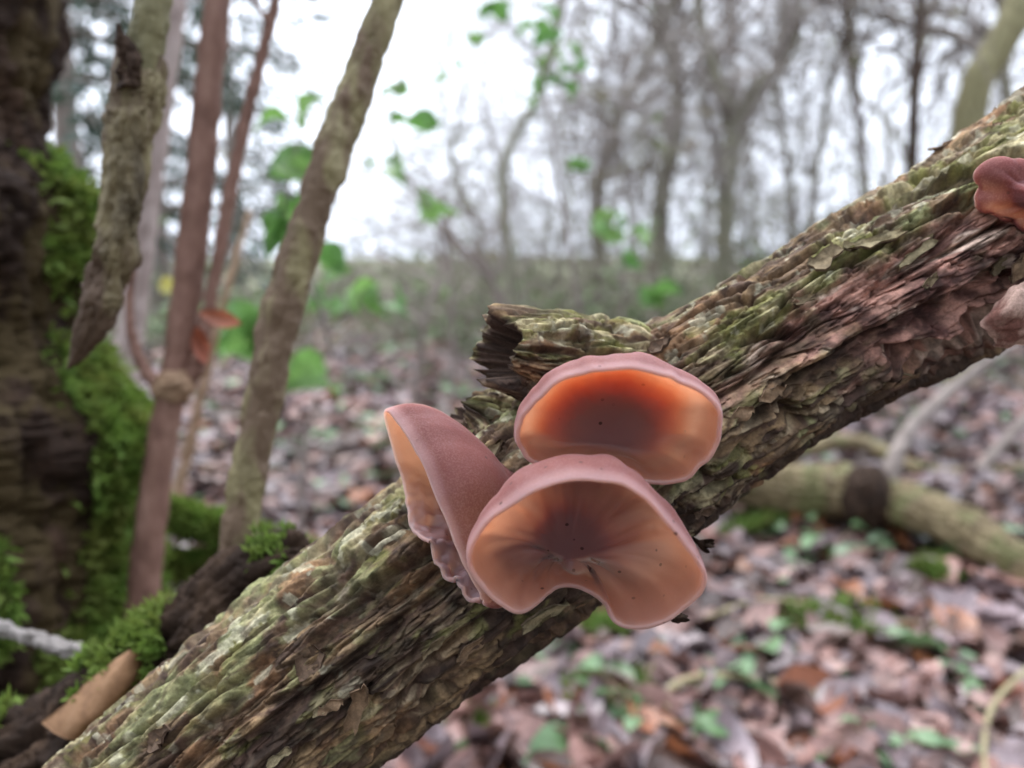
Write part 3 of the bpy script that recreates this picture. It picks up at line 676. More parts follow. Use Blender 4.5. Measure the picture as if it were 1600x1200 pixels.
# rotting log behind the branch
log_root, logC, logr = limb_obj('rotting_log', [(-700, 1760, .30, 130), (-300, 1480, .29, 122), (0, 1262, .285, 112), (150, 1150, .282, 100), (300, 1030, .28, 88), (385, 950, .278, 84), (440, 905, .278, 78), (478, 885, .278, 58)], 45, 300, 130, 'rot',
    'dark rotting log with moss and an orange wood splinter behind the big branch', 'log', 'log', amp=1.5, hollow=.006, tipjag=.006, lump=.005)
def splinter(rows, th, name, root, matn):
    g = [[(x, y, d) for x, y, d in r] for r in rows]
    return patch_from_px(g, th, name, root, matn, None, jit=.35)
splinter([[(206, 1017, .262), (209, 1018, .260), (214, 1021, .262), (217, 1026, .265)], [(150, 1060, .262), (172, 1066, .258), (196, 1068, .259), (212, 1064, .265)], [(100, 1105, .262), (128, 1120, .257), (152, 1118, .258), (176, 1108, .265)],
          [(70, 1130, .263), (100, 1150, .258), (126, 1150, .260), (150, 1140, .266)]], .0022, 'wood_splinter', log_root, 'chip')['label'] = 'bare orange brown splinter of wood'
def moss_on_path(C, rad, sel, n, length, seed, root, spread=.9):
    T, N, B = frames(C); r = np.random.default_rng(seed); t = r.integers(sel[0], sel[1], n); a = r.normal(size=n) * spread
    up = np.array([0, -.35, 1.]); u = up - T[t] * (T[t] @ up)[:, None]; u /= np.linalg.norm(u, axis=1)[:, None]; s = np.cross(T[t], u)
    nn = np.cos(a)[:, None] * u + np.sin(a)[:, None] * s; p = C[t] + nn * rad[t][:, None] * 1.04
    keep = fbm(p * 90, 3, seed) > -.05
    part('moss', moss_mesh(p[keep], nn[keep], length, seed + 1, 3, .22), root, kind='stuff')
lx, ly, _ = proj(logC)
def rowsel(x0, x1): k = np.where((lx > x0) & (lx < x1))[0]; return k.min(), k.max()
moss_on_path(logC, logr, rowsel(200, 325), 900, .0050, 31, log_root, .55)
moss_on_path(logC, logr, rowsel(-60, 85), 2200, .0055, 33, log_root, .9)
moss_on_path(logC, logr, rowsel(440, 478), 90, .004, 35, log_root, .6)
# leaning stem growing from the end of the log
limb_obj('leaning_stem', [(368, 905, .290, 27), (378, 800, .291, 27), (400, 680, .293, 28), (432, 520, .295, 29), (470, 390, .297, 30), (520, 240, .299, 30), (562, 120, .301, 28), (612, -20, .304, 25), (720, -330, .32, 22), (900, -900, .36, 12)], 51, 500, 56, 'lean',
    'lichen speckled yellow grey stem leaning up from the end of the rotting log', 'stem', amp=.22, lump=.0009)
# snapped hanging branch, pointed at its lower end
hb, hC, hr = limb_obj('snapped_branch', [(320, -900, .31, 18), (275, -300, .29, 24), (240, 0, .282, 27), (230, 70, .281, 27), (214, 160, .281, 24)], 53, 200, 56, 'olive',
    'snapped olive brown branch hanging down to a pointed splintered tip', 'branch', partname='upper_stem', amp=.15, lump=.0008)
me, _, _ = rough_limb([pr(106, 577, .283, 2), pr(122, 553, .282, 12), pr(140, 515, .281, 22), pr(158, 470, .281, 28), pr(178, 400, .28, 31), pr(194, 300, .28, 34), pr(206, 190, .28, 38), pr(214, 130, .28, 39), pr(217, 98, .28, 36)], 58, 380, 90, .55, 'snap', .02, .006, tipjag=.0075, lump=.0016, hollow=.004)
part('dead_sleeve', me, hb, label='thicker dead lower length with a torn ragged collar')
me, _, _ = rough_limb([pr(208, 135, .276, 20), pr(200, 100, .274, 15), pr(193, 70, .273, 10), pr(186, 42, .272, 2)], 57, 90, 60, .5, 'rot', tipjag=.002, lump=.0016)
part('torn_bark', me, hb, label='dark torn bark peak at the break')
# reddish sapling with a fork
def sapling():
    root = thing('red_brown_sapling', P(180, 1960, .455), 'smooth reddish brown sapling forking at a knobbly joint', 'sapling')
    def sub(name, rows, seed, nS=160, nT=36, amp=.18, matn='red'):
        me, C, r = rough_limb([pr(*q) for q in rows], seed, nS, nT, amp, matn, lump=.0008); part(name, me, root); return C
    sub('stem', [(180, 1990, .455, 30), (205, 1200, .45, 25), (222, 960, .45, 24), (240, 780, .45, 23), (262, 640, .45, 23), (272, 600, .45, 27), (280, 560, .45, 24), (296, 420, .45, 23), (318, 220, .45, 22), (340, 0, .45, 20), (370, -300, .46, 15), (420, -800, .48, 6)], 71, 300)
    sub('side_stem', [(272, 612, .45, 16), (300, 585, .448, 14), (315, 540, .447, 11), (334, 440, .447, 10), (362, 290, .447, 10), (398, 130, .447, 9), (428, 10, .447, 8), (460, -140, .45, 6), (500, -400, .47, 3)], 72)
    sub('side_stem', [(262, 612, .45, 13), (238, 592, .452, 10), (215, 555, .454, 8), (203, 500, .456, 7), (205, 440, .458, 6), (214, 380, .46, 4)], 73, 120)
    sub('twig', [(424, 60, .446, 5), (412, 25, .444, 4), (396, 0, .442, 3), (370, -40, .44, 2)], 74, 50, 20)
    me, C, r = rough_limb([pr(248, 612, .45, 14), pr(262, 606, .446, 27), pr(280, 600, .445, 29), pr(300, 594, .447, 15)], 75, 50, 50, .5, 'wood', lump=.003); part('knot', me, root)
sapling()
# blurred paler stem behind
limb_obj('pale_sapling', [(150, 1300, .90, 20), (178, 900, .90, 20), (206, 520, .9, 20), (238, 260, .9, 19), (272, 0, .9, 18), (300, -300, .92, 12), (360, -900, 1., 4)], 76, 200, 40, 'palepink', 'pale pinkish stem standing behind the snapped branch', 'stem', amp=.3)
# thin grey stick crossing the mossy trunk foot
limb_obj('grey_stick', [(-160, 940, .33, 9), (0, 982, .33, 9), (90, 1010, .32, 9), (160, 1030, .31, 8), (210, 1050, .31, 5)], 77, 120, 40, 'twig', 'thin pale grey stick lying against the foot of the mossy trunk', 'stick', partname='stick', amp=.08)
limb_obj('thin_straw_stem', [(262, 830, .8, 8), (290, 720, .8, 8), (316, 610, .8, 7), (350, 470, .8, 6), (390, 330, .82, 4)], 78, 80, 16, 'wood', 'thin straw coloured stem rising behind the reddish sapling', 'stem', amp=.15)

# ------------------------------------------------------------------ leaves
def leaf_mesh(name, L, W, shape, curl, fold, m, seed, k=6, lob=0., twist=0.):
    r = np.random.default_rng(seed); u = np.linspace(0, 1, k); v = np.linspace(-1, 1, 5)
    prof = np.sin(np.pi * np.clip(u, 0.02, .99) ** shape) ** .8 + lob * np.sin(u * 21) ** 2 * .4
    prof[0] = .06; prof[-1] = .03
    U, Vv = np.meshgrid(u, v, indexing='ij'); X = (U - .5) * L; Y = Vv * W / 2 * prof[:, None]
    Z = fold * np.abs(Vv) ** 1.4 * W * .35 * prof[:, None] + curl * L * (U - .5) ** 2 + twist * Vv * (U - .5) * W * .6 + r.normal(size=U.shape) * L * .012
    return mesh_np(name, np.stack([X, Y, Z], -1).reshape(-1, 3), grid_quads(k, 5, False), mats=[m] if m else [])
def leaf_np(L, W, shape, curl, fold, seed, k=5, twist=0.):
    r = np.random.default_rng(seed); u = np.linspace(0, 1, k); v = np.array([-1, 0, 1.])
    prof = np.sin(np.pi * np.clip(u, .03, .98) ** shape) ** .8; prof[0] = .05; prof[-1] = .03
    U, Vv = np.meshgrid(u, v, indexing='ij'); X = (U - .5) * L; Y = Vv * W / 2 * prof[:, None]
    Z = fold * np.abs(Vv) * W * .3 * prof[:, None] + curl * L * (U - .5) ** 2 + twist * Vv * (U - .5) * W * .6
    return np.stack([X, Y, Z], -1).reshape(-1, 3), grid_quads(k, 3, False)
def rotm(rx, ry, rz):
    cx, sx, cy, sy, cz, sz = np.cos(rx), np.sin(rx), np.cos(ry), np.sin(ry), np.cos(rz), np.sin(rz)
    o = np.empty(rx.shape + (3, 3))
    o[..., 0, 0] = cz * cy; o[..., 0, 1] = cz * sy * sx - sz * cx; o[..., 0, 2] = cz * sy * cx + sz * sx
    o[..., 1, 0] = sz * cy; o[..., 1, 1] = sz * sy * sx + cz * cx; o[..., 1, 2] = sz * sy * cx - cz * sx
    o[..., 2, 0] = -sy; o[..., 2, 1] = cy * sx; o[..., 2, 2] = cy * cx
    return o
def scatter_leaves(name, protos, pos, rot, scale, tint, m):
    Vs, Qs, Ts, off = [], [], [], 0; which = rng.integers(0, len(protos), len(pos)); Rm = rotm(rot[:, 0], rot[:, 1], rot[:, 2])
    for k, (pv, pq) in enumerate(protos):
        i = np.where(which == k)[0]
        if not len(i): continue
        V = np.einsum('nij,vj->nvi', Rm[i], pv) * scale[i][:, None, None] + pos[i][:, None]
        Vs.append(V.reshape(-1, 3)); Qs.append((pq[None] + (np.arange(len(i)) * len(pv))[:, None, None]).reshape(-1, 4) + off); off += len(i) * len(pv)
        Ts.append(np.repeat(tint[i], len(pv), 0))
    return mesh_np(name, np.vstack(Vs), np.vstack(Qs), attrs={'tint': np.vstack(Ts)}, mats=[m])
CLS = {  # class: material, label, weight
    'pinkleaf': ('pinkish brown fallen beech leaf lying in the damp litter', .34),
    'mauve': ('mauve grey wet fallen leaf flat in the litter', .32),
    'brown': ('dark brown decaying leaf in the damp litter', .19),
    'rust': ('rust orange fallen leaf among the duller litter', .03),
    'greenl': ('fresh pale green leaf lying on the brown litter', .06)}
TINT = {'pinkleaf': (.31, .17, .14), 'mauve': (.24, .175, .18), 'brown': (.095, .055, .042), 'rust': (.30, .11, .045), 'greenl': (.16, .26, .12)}
cls = list(CLS); cw_ = np.array([CLS[c][1] for c in cls]); cw_ /= cw_.sum()
lm = {}
for c in cls:
    lm[c] = [leaf_mesh('fallen_leaf', random.uniform(.070, .110), random.uniform(.042, .066), random.uniform(.8, 1.15), random.uniform(-.7, .9), random.uniform(-.2, 1.1), M[c], 300 + k, 7, .25 if k % 3 == 0 else 0, random.uniform(-1, 1)) for k in range(5)]
def litter():
    n = 18000
    # ground positions: dense near, thinning outwards, inside a wedge ahead and around the camera
    r = .55 + 8.0 * rng.random(n) ** 1.5; a = rng.uniform(-.72, .72, n); x = r * np.sin(a); y = r * np.cos(a)
    z = gz(x, y) + rng.random(n) * .018 + .004
    pos = np.stack([x, y, z], 1); rot = np.stack([rng.normal(size=n) * .30, rng.normal(size=n) * .30, rng.uniform(0, 6.28, n)], 1); sc_ = rng.uniform(.6, 1.15, n)
    ci = rng.choice(len(cls), n, p=cw_); ci = np.where((r > 2.6) & (cls.index('brown') == ci) & (rng.random(n) < .6), cls.index('mauve'), ci)
    px, py, d = proj(pos)
    low_edge = np.interp(px, [590, 700, 800, 900, 1000, 1080, 1180, 1300, 1430, 1540], [1200, 1110, 1030, 960, 880, 810, 730, 650, 595, 565])
    vis = (px > 600) & (px < 1620) & (py > low_edge - 20) & (py < 1225)
    order = np.argsort(np.where(vis, d, 1e9))[:300]; near = np.zeros(n, bool); near[order] = True
    for i in order:
        c = cls[ci[i]]; o = obj('fallen_leaf', random.choice(lm[c]), None, pos[i], rot[i]); o.scale = (sc_[i],) * 3
        tag(o, CLS[c][0], 'leaf', c.replace('pinkleaf', 'pinkish brown').replace('mauve', 'mauve wet').replace('rust', 'rust orange').replace('greenl', 'pale green').replace('brown', 'brown') + ' leaves in the litter')
    rest = ~near
    tint = np.array([TINT[cls[k]] for k in ci]) * rng.uniform(.7, 1.25, (n, 1))
    tint = tint * (.62 + .7 * smooth(-.5, .5, fbm(pos * np.array([1.1, 1.1, 0]), 3, 44)))[:, None]; tint[:, 1] *= 1 + .35 * smooth(.1, .6, fbm(pos * np.array([.8, .8, 0]) + 5, 3, 45)) * smooth(1.8, 3.5, r)
    protos = [leaf_np(random.uniform(.055, .095), random.uniform(.034, .056), random.uniform(.8, 1.15), random.uniform(-.6, .8), random.uniform(-.2, 1), k, 4, random.uniform(-1, 1)) for k in range(8)]
    o = obj('leaf_litter', scatter_leaves('leaf_litter', protos, pos[rest], rot[rest], sc_[rest], tint[rest], M['litter']))
    tag(o, 'damp carpet of mixed brown and mauve fallen leaves over the woodland floor', 'leaf litter', kind='stuff')
litter()

# moss and herbs on the ground, by their place in the photograph
for k, (x, y, rx, h, lab) in enumerate(((925, 990, .035, .02, 'green moss tuft on the litter just under the notched jelly fungus'), (1300, 985, .07, .03, 'broad deep green moss patch in the litter below the ground log'), (945, 1110, .07, .02, 'yellow green moss spread over leaves below the clustered fungi'),
                                        (1190, 830, .06, .03, 'green moss tuft beside the dark knot of the ground log'), (745, 1145, .03, .018, 'little moss tuft right at the lower edge of the big branch'), (1440, 905, .05, .025, 'loose green moss among orange leaves near the ground log'))):
    c = G(x, y); c[2] = gz(c[0], c[1]) + .004
    moss_clump('moss_tuft', c, (rx, rx * .8, h), 1500, .013, lab, 400 + k)
def herb(x, y, n, size, label, seed, sp=.05):
    c = G(x, y); c[2] = gz(c[0], c[1]); root = thing('woodland_herb', c, label, 'plant'); r = random.Random(seed)
    me = leaf_mesh('leaf', size, size * .75, .85, -.3, .5, M['greenl'], seed, 6)
    lines = []
    for k in range(n):
        a = r.uniform(0, 6.28); q = r.uniform(.2, 1) * sp; h = r.uniform(.015, .05); tip = np.array([math.cos(a) * q, math.sin(a) * q, h])
        lines.append((spline([np.zeros(3), tip * np.array([.4, .4, .7]), tip], 5), np.full(5, .0008)))
        o = obj('leaf', me, root, tip, (r.uniform(-.5, .5), r.uniform(-.5, .5), a)); o.scale = (r.uniform(.7, 1.2),) * 3
    V, Q = tubes(lines, 4); obj('stalks', mesh_np('stalks', V, Q, mats=[M['vine']]), root)
herb(1195, 1035, 4, .045, 'low herb with a few pale green oval leaves below the fungi', 1)
herb(1010, 1160, 8, .035, 'spreading herb of many small green leaves at the foot of the slope of litter', 2, .09)
herb(1160, 1110, 5, .04, 'small grey green herb beside the arching straw vine', 3)
herb(1360, 1190, 9, .03, 'blue green herb of small round leaves near the curled pink leaves', 4, .08)
herb(1300, 870, 6, .05, 'upright green herb growing close under the ground log', 5, .09)
herb(1150, 800, 7, .05, 'pale green herb half hidden behind the big branch by the log', 6, .09)
herb(610, 680, 9, .06, 'green herb in the open litter beyond the sideways fungus', 11, .12)
herb(540, 610, 10, .07, 'bright green herb beyond the leaning stem in the open litter', 12, .16)
herb(700, 620, 9, .06, 'pale green herb in the litter behind the broken stub', 13, .14)
herb(480, 700, 7, .05, 'small green herb close to the short stem stub', 14, .1)
herb(620, 560, 10, .08, 'wide green herb at the far edge of the open litter', 15, .25)
def ground_line(name, rows, rad, matn, label, cat):
    pts = []
    for x, y, h in rows:
        p = G(x, y, h); pts.append(np.r_[p[:2], gz(p[0], p[1]) + h])
    c = spline(pts, 60); V, Q = tubes([(c, np.linspace(rad, rad * .6, 60))], 8)
    o = obj(name, mesh_np(name, V, Q, mats=[M[matn]])); return tag(o, label, cat)
ground_line('straw_vine', [(1040, 1150, .02), (1050, 1080, .03), (1130, 1058, .04), (1240, 1070, .03), (1300, 1095, .02), (1330, 1140, .015)], .005, 'vine', 'arching straw coloured vine across the litter below the fungi', 'vine')
ground_line('straw_vine', [(1640, 990, .05), (1585, 1030, .05), (1550, 1080, .04), (1540, 1150, .03), (1552, 1260, .03)], .0042, 'vine', 'straw coloured vine curving down beside the curled pink leaves', 'vine')
ground_line('straw_vine', [(1100, 955, .02), (1200, 930, .03), (1350, 960, .02), (1490, 965, .02)], .004, 'vine', 'thin greenish runner lying straight between moss patches', 'vine')
for k, (x0, y0, x1, y1) in enumerate(((1180, 860, 1300, 905), (900, 1040, 1010, 1090), (1400, 1080, 1530, 1110), (1120, 1130, 1230, 1190), (640, 690, 760, 720), (470, 780, 560, 760))):
    ground_line('fallen_twig', [(x0, y0, .02), ((x0 + x1) / 2 + 10, (y0 + y1) / 2 - 8, .03), (x1, y1, .02)], .004, 'twig2', 'thin dark fallen twig lying in the leaf litter', 'twig')['group'] = 'twigs in the litter'

for k, (rows, d, r, lab) in enumerate((([(640, 640), (655, 560), (672, 470), (700, 400)], 2.4, 6, 'thin brown stem rising from the litter under the crossing climber'), ([(712, 570), (706, 480), (700, 380), (690, 300)], 3.1, 5, 'very thin straight stem in front of the low bushes'),
                                        ([(468, 830), (474, 750), (482, 690)], 1.6, 6, 'short stub of a stem in the litter beside the leaning stem'), ([(820, 490), (770, 440), (715, 390), (690, 350)], 2.0, 6, 'slanting bare stem running up from the broken stub'))):
    b0 = P(rows[0][0], rows[0][1], d); pts = [np.array([b0[0], b0[1], gz(b0[0], b0[1]) - .01])] + [P(x, y, d) for x, y in rows[1:]]
    c = spline(pts, 30); V, Q = tubes([(c, np.linspace(r, r * .5, 30) * d / F)], 7); root = thing('young_stem', pts[0], lab, 'stem'); part('stem', mesh_np('stem', V, Q, mats=[M['twig2']]), root)
    tw = [(spline([c[i], c[i] + np.array([rng.normal() * .05, rng.normal() * .05, .07]) * d * .6, c[i] + np.array([rng.normal() * .1, rng.normal() * .1, .12]) * d * .6], 6), np.linspace(r * .5, r * .2, 6) * d / F) for i in (10, 15, 19, 23, 27)]
    V, Q = tubes(tw, 5); part('twigs', mesh_np('twigs', V, Q, mats=[M['twig2']]), root)
# ------------------------------------------------------------------ log and sticks on the right
def ground_log():
    rows = [(1060, 752, 1.75, 33), (1150, 752, 1.72, 36), (1250, 766, 1.66, 38), (1330, 770, 1.6, 41), (1390, 782, 1.56, 37), (1470, 808, 1.48, 34), (1560, 862, 1.40, 36), (1640, 925, 1.34, 38), (1760, 1040, 1.25, 46)]
    ctrl = []
    for x, y, d, r in rows: ctrl.append(np.r_[P(x, y, d), r * d / F])
    me, C, rad = rough_limb(ctrl, 91, 420, 80, 2.2, 'log', .05, .016, lump=.006)
    root = thing('ground_log', (C[3][0], C[3][1], gz(C[3][0], C[3][1])), 'mossy yellow brown log with a dark knot lying on the leaf litter', 'log'); part('log', me, root)
    me, _, _ = rough_limb([pr(1350, 735, 1.58, 22), pr(1355, 765, 1.56, 40), pr(1362, 795, 1.565, 40), pr(1385, 822, 1.58, 18)], 93, 60, 50, 2.2, 'rot', .03, .012, lump=.006); part('knot', me, root)
    me, _, _ = rough_limb([pr(1385, 770, 1.56, 15), pr(1405, 700, 1.6, 12), pr(1440, 650, 1.7, 10), pr(1530, 575, 1.85, 8), pr(1640, 500, 2., 6)], 94, 120, 30, 1., 'twig2', .03, .012); part('side_branch', me, root)
ground_log()
limb_obj('pale_stick', [(1480, 790, 1.9, 9), (1520, 745, 2., 9), (1610, 650, 2.1, 9), (1720, 560, 2.2, 7)], 95, 80, 16, 'twig2', 'pale bare stick propped up behind the ground log', 'stick', 'stick', amp=.5)
limb_obj('dead_stick', [(1180, 725, 2.1, 12), (1330, 690, 2.15, 12), (1460, 740, 2., 11), (1620, 730, 2.1, 9)], 96, 80, 16, 'log', 'crooked dead stick lying beyond the ground log', 'stick', 'stick', amp=.5)

# ------------------------------------------------------------------ trees and shrubs behind
def grow(start, d, L, r, level, maxl, out, rs, up=.12, wander=.18, kids=(5, 6, 5, 4), kl=.55, spread=(.5, 1.1)):
    n = max(4, 7 - level); pts = [start]; dd = d / np.linalg.norm(d)
    for k in range(n):
        dd = dd + rs.normal(size=3) * wander; dd[2] += up; dd /= np.linalg.norm(dd); pts.append(pts[-1] + dd * L / n)
    pts = np.array(pts); rad = r * np.linspace(1, .35 if level < maxl else .2, n + 1); out.append((level, pts, rad))
    if level >= maxl: return
    for k in range(kids[min(level, len(kids) - 1)]):
        t = rs.uniform(.25, 1.); i = min(n - 1, int(t * n)); p = pts[i] + (pts[i + 1] - pts[i]) * (t * n - i); tan = pts[i + 1] - pts[i]; tan /= np.linalg.norm(tan)
        s = np.cross(tan, rs.normal(size=3)); s /= np.linalg.norm(s); a = rs.uniform(*spread)
        grow(p, tan * math.cos(a) + s * math.sin(a), L * kl * rs.uniform(.7, 1.2), max(rad[i] * .6, .0022), level + 1, maxl, out, rs, up, wander, kids, kl, spread)
def tree(name, path, depth, seed, label, matn='twig', trunkm='fartrunk', kids=(9, 6, 5), maxl=3, bl=.45, cat='tree', up=-.02, minr=.0028, group=None, spread=(.5, 1.1), wander=.18):
    rs = np.random.default_rng(seed); rows = []
    d = depth
    b = P(path[0][0], path[0][1], d); base = np.array([b[0], b[1], gz(b[0], b[1]) - .03])
    ctrl = [np.r_[base, path[0][2] * d / F * 1.15]] + [np.r_[P(x, y, d), r * d / F] for x, y, r in path[1:] if P(x, y, d)[2] > base[2] + .1]
    c = spline(ctrl, 40); c[:, :2] += .024 * d * np.stack([fbm(np.stack([c[:, 2] * 1.5, c[:, 2] * 0, c[:, 2] * 0 + seed], -1), 2, 3), fbm(np.stack([c[:, 2] * 1.5, c[:, 2] * 0 + 9, c[:, 2] * 0 + seed], -1), 2, 4)], 1) * np.linspace(0, 1, 40)[:, None]
    root = thing(name, base, label, cat, group)
    V, Q = tubes([(c[:, :3], np.maximum(c[:, 3], .003))], 9); V = V + (.10 * c[:, 3].mean()) * fbm(V * 9, 3, seed)[:, None] * np.array([1, 1, 0.])
    part('trunk', mesh_np('trunk', V, Q, mats=[M[trunkm]]), root)
    out = []; Lt = np.linalg.norm(c[-1, :3] - c[0, :3])
    for k in range(kids[0]):
        t = rs.uniform(.18, 1.) ** .8; i = min(38, int(t * 39)); tan = c[i + 1, :3] - c[i, :3]; tan /= np.linalg.norm(tan); s = np.cross(tan, rs.normal(size=3)); s /= np.linalg.norm(s); a = rs.uniform(*spread)
        grow(c[i, :3], tan * math.cos(a) + s * math.sin(a), Lt * bl * rs.uniform(.5, 1.1) * (1.15 - .5 * t), max(c[i, 3] * .5, minr), 1, maxl, out, rs, up, wander, (0,) + tuple(kids[1:]), .55, spread)
    V, Q = tubes([(p, np.maximum(r, minr * .55)) for l, p, r in out], 3)
    part('crown', mesh_np('crown', V, Q, mats=[M[matn]]), root)
    return root
tree('bare_tree', [(1140, 470, 15), (1135, 400, 14), (1140, 300, 13), (1150, 190, 14), (1112, 90, 9), (1085, 20, 8), (1050, -120, 7), (1020, -400, 3)], 4.2, 1, 'bare tree whose trunk forks once above the middle of the big branch', kids=(13, 7, 5))
tree('bare_tree', [(1138, 520, 6), (1150, 195, 12), (1190, 110, 10), (1225, 30, 8), (1260, -200, 4)], 4.25, 2, 'thinner bare tree leaning away from the forked trunk', kids=(10, 7, 5))
tree('bare_tree', [(1030, 460, 16), (1035, 330, 14), (1045, 180, 12), (1030, 60, 10), (1050, -60, 9), (1080, -300, 4)], 5.2, 3, 'bare tree with a broad stem wrapped by hanging climbers', kids=(15, 7, 5), matn='twig2')
tree('bare_tree', [(820, 480, 8), (790, 300, 8), (835, 160, 7), (870, 40, 7), (900, -150, 4)], 3.6, 4, 'slim bare tree leaning beside the leafy climber', kids=(13, 7, 5), minr=.003)
tree('bare_tree', [(1425, 420, 9), (1424, 250, 9), (1432, 100, 9), (1440, -40, 8), (1450, -300, 4)], 3.4, 5, 'slender dark upright tree between two paler bare trees', kids=(8, 6, 5), matn='twig2', trunkm='rot')
tree('bare_tree', [(1490, 480, 28), (1512, 180, 25), (1545, 80, 25), (1578, 0, 24), (1640, -200, 18), (1750, -600, 8)], 3.6, 6, 'olive barked tree leaning outwards above the upper end of the big branch', kids=(5, 5, 4), minr=.003, trunkm='olive')
tree('bare_tree', [(1290, 460, 7), (1272, 300, 6), (1300, 120, 6), (1345, -40, 7), (1420, -300, 3)], 5.5, 7, 'pale grey tree with a curved stem behind the forked trunk', kids=(15, 7, 5))
tree('bare_tree', [(960, 470, 10), (930, 320, 9), (960, 200, 9), (1000, 60, 8), (1040, -120, 5)], 6.2, 8, 'distant bare tree arching over the green undergrowth', kids=(16, 7, 5), matn='twig2')
tree('bare_tree', [(1385, 450, 7), (1360, 250, 7), (1345, 90, 6), (1300, -60, 7), (1240, -300, 3)], 4.6, 9, 'brown bare tree right beside the slender dark upright one', kids=(14, 7, 5), matn='twig2', trunkm='twig2')
tree('bare_tree', [(1225, 470, 6), (1240, 300, 6), (1220, 100, 5), (1235, -60, 7), (1250, -300, 4)], 7., 10, 'far bare tree with a dense veil of hanging twigs', kids=(18, 7, 5))
tree('bare_tree', [(1580, 450, 10), (1585, 250, 9), (1580, 60, 9), (1590, -100, 7), (1600, -300, 4)], 5., 12, 'bare tree standing behind the leaning olive barked one', kids=(15, 7, 5))
tree('bare_tree', [(760, 460, 5), (750, 360, 5), (720, 260, 4), (735, 180, 3), (760, 60, 2)], 7.5, 13, 'small far bare tree standing alone against the open sky', kids=(14, 8, 6), bl=.5)
LN = [60, -90, 40, -50, 110, -120, 70, -80, 90]
for k in range(6):
    x = [860, 1000, 1090, 1180, 1330, 1460, 1540, 1650, 900][k]; dd = [11, 13, 12, 10, 14, 11, 13, 10, 15][k]
    tree('bare_tree', [(x, 440, 4.5), (x + 10 + LN[k] * .3, 300, 4), (x - 8 + LN[k] * .8, 120, 3.5), (x + 5 + LN[k] * 1.3, -100, 3), (x + LN[k] * 1.6, -300, 2)], dd, 30 + k, 'thin grey tree in the far bare wood beyond the undergrowth', kids=(7, 5, 4), minr=.005, group='far bare trees')
# tangled bare shrubs
def shrub(x, y, d, n, h, seed, label, matn='twig2', leaf=0, tint=None, arch=.0, minr=.0028, spreadx=.35, cat='shrub', ls=.05, nm=None):
    rs = np.random.default_rng(seed); b = P(x, y, d); base = np.array([b[0], b[1], gz(b[0], b[1]) - .02]); root = thing(nm or ('tangled_shrub' if not leaf else 'leafy_bush'), base, label, cat); out = []
    for k in range(n):
        a = rs.uniform(0, 6.28); q = rs.uniform(0, 1); dr = np.array([math.cos(a) * spreadx * q * 2, math.sin(a) * spreadx * q * 2, 1.])
        grow(base + np.array([math.cos(a), math.sin(a), 0]) * q * h * .12, dr, h * rs.uniform(.55, 1.05), minr * 2.4, 1, 3, out, rs, up=-arch, wander=.16, kids=(0, 6, 4), kl=.45)
    V, Q = tubes([(p, np.maximum(r, minr * .5)) for l, p, r in out], 3); part('stems', mesh_np('stems', V, Q, mats=[M[matn]]), root)
    if leaf:
        src = np.vstack([p[2:] for l, p, r in out if l >= 2]); i = rs.integers(0, len(src), leaf); pos = src[i] + rs.normal(size=(leaf, 3)) * h * .03
        rot = np.stack([rs.normal(size=leaf) * .6, rs.normal(size=leaf) * .6, rs.uniform(0, 6.28, leaf)], 1); tn = np.array(tint)[rs.integers(0, len(tint), leaf)] * rs.uniform(.7, 1.3, (leaf, 1))
        protos = [leaf_np(ls, ls * .6, .9, -.4, .6, k, 4) for k in range(3)]
        part('leaves', scatter_leaves('leaves', protos, pos, rot, rs.uniform(.6, 1.3, leaf), tn, M['foliage_s']), root, kind='stuff')
    return root
GT = [(.16, .26, .09), (.22, .32, .14), (.28, .33, .20), (.30, .30, .20)]
shrub(930, 500, 5., 15, 2.2, 50, 'dense bare thicket of arching stems below the climber', arch=.04)
shrub(1060, 500, 5.6, 15, 2.6, 51, 'brown bare thicket around the broad climber wrapped tree', arch=.03)
shrub(1210, 500, 5.2, 14, 2.4, 52, 'grey bare thicket between the forked tree and the curved one', 'twig', arch=.03)
shrub(840, 490, 6.5, 22, 1.5, 53, 'low bare thicket at the edge of the open sky', arch=.06)
shrub(1350, 480, 6., 13, 2.8, 54, 'tall bare thicket behind the upper part of the big branch', 'twig', arch=.03)
shrub(740, 480, 9., 22, 1.7, 55, 'far low bare thicket against the pale sky', 'twig', arch=.05)
BUSH = ['low leafy bush seen between the sapling and the leaning stem', 'pale green bush under the widest gap of open sky', 'low leafy bush behind the thin brown young stem', 'low leafy bush just beyond the slanting bare stem', 'leafy bush right behind the broken stub',
        'leafy bush behind the short shoot with yellow green leaves', 'taller leafy bush at the foot of the forked bare tree', 'low leafy bush behind the reddish sapling', 'far pale bush close to the leaning stem under open sky', 'far pale bush on the horizon below the open sky',
        'far low bush in front of the lone small bare tree', 'bigger leafy bush under the arching distant tree', 'grey green bush in front of the far evergreen', 'taller bush in front of the tall evergreen']
TG = [(.13, .17, .07), (.19, .21, .11), (.23, .21, .14), (.22, .19, .15)]
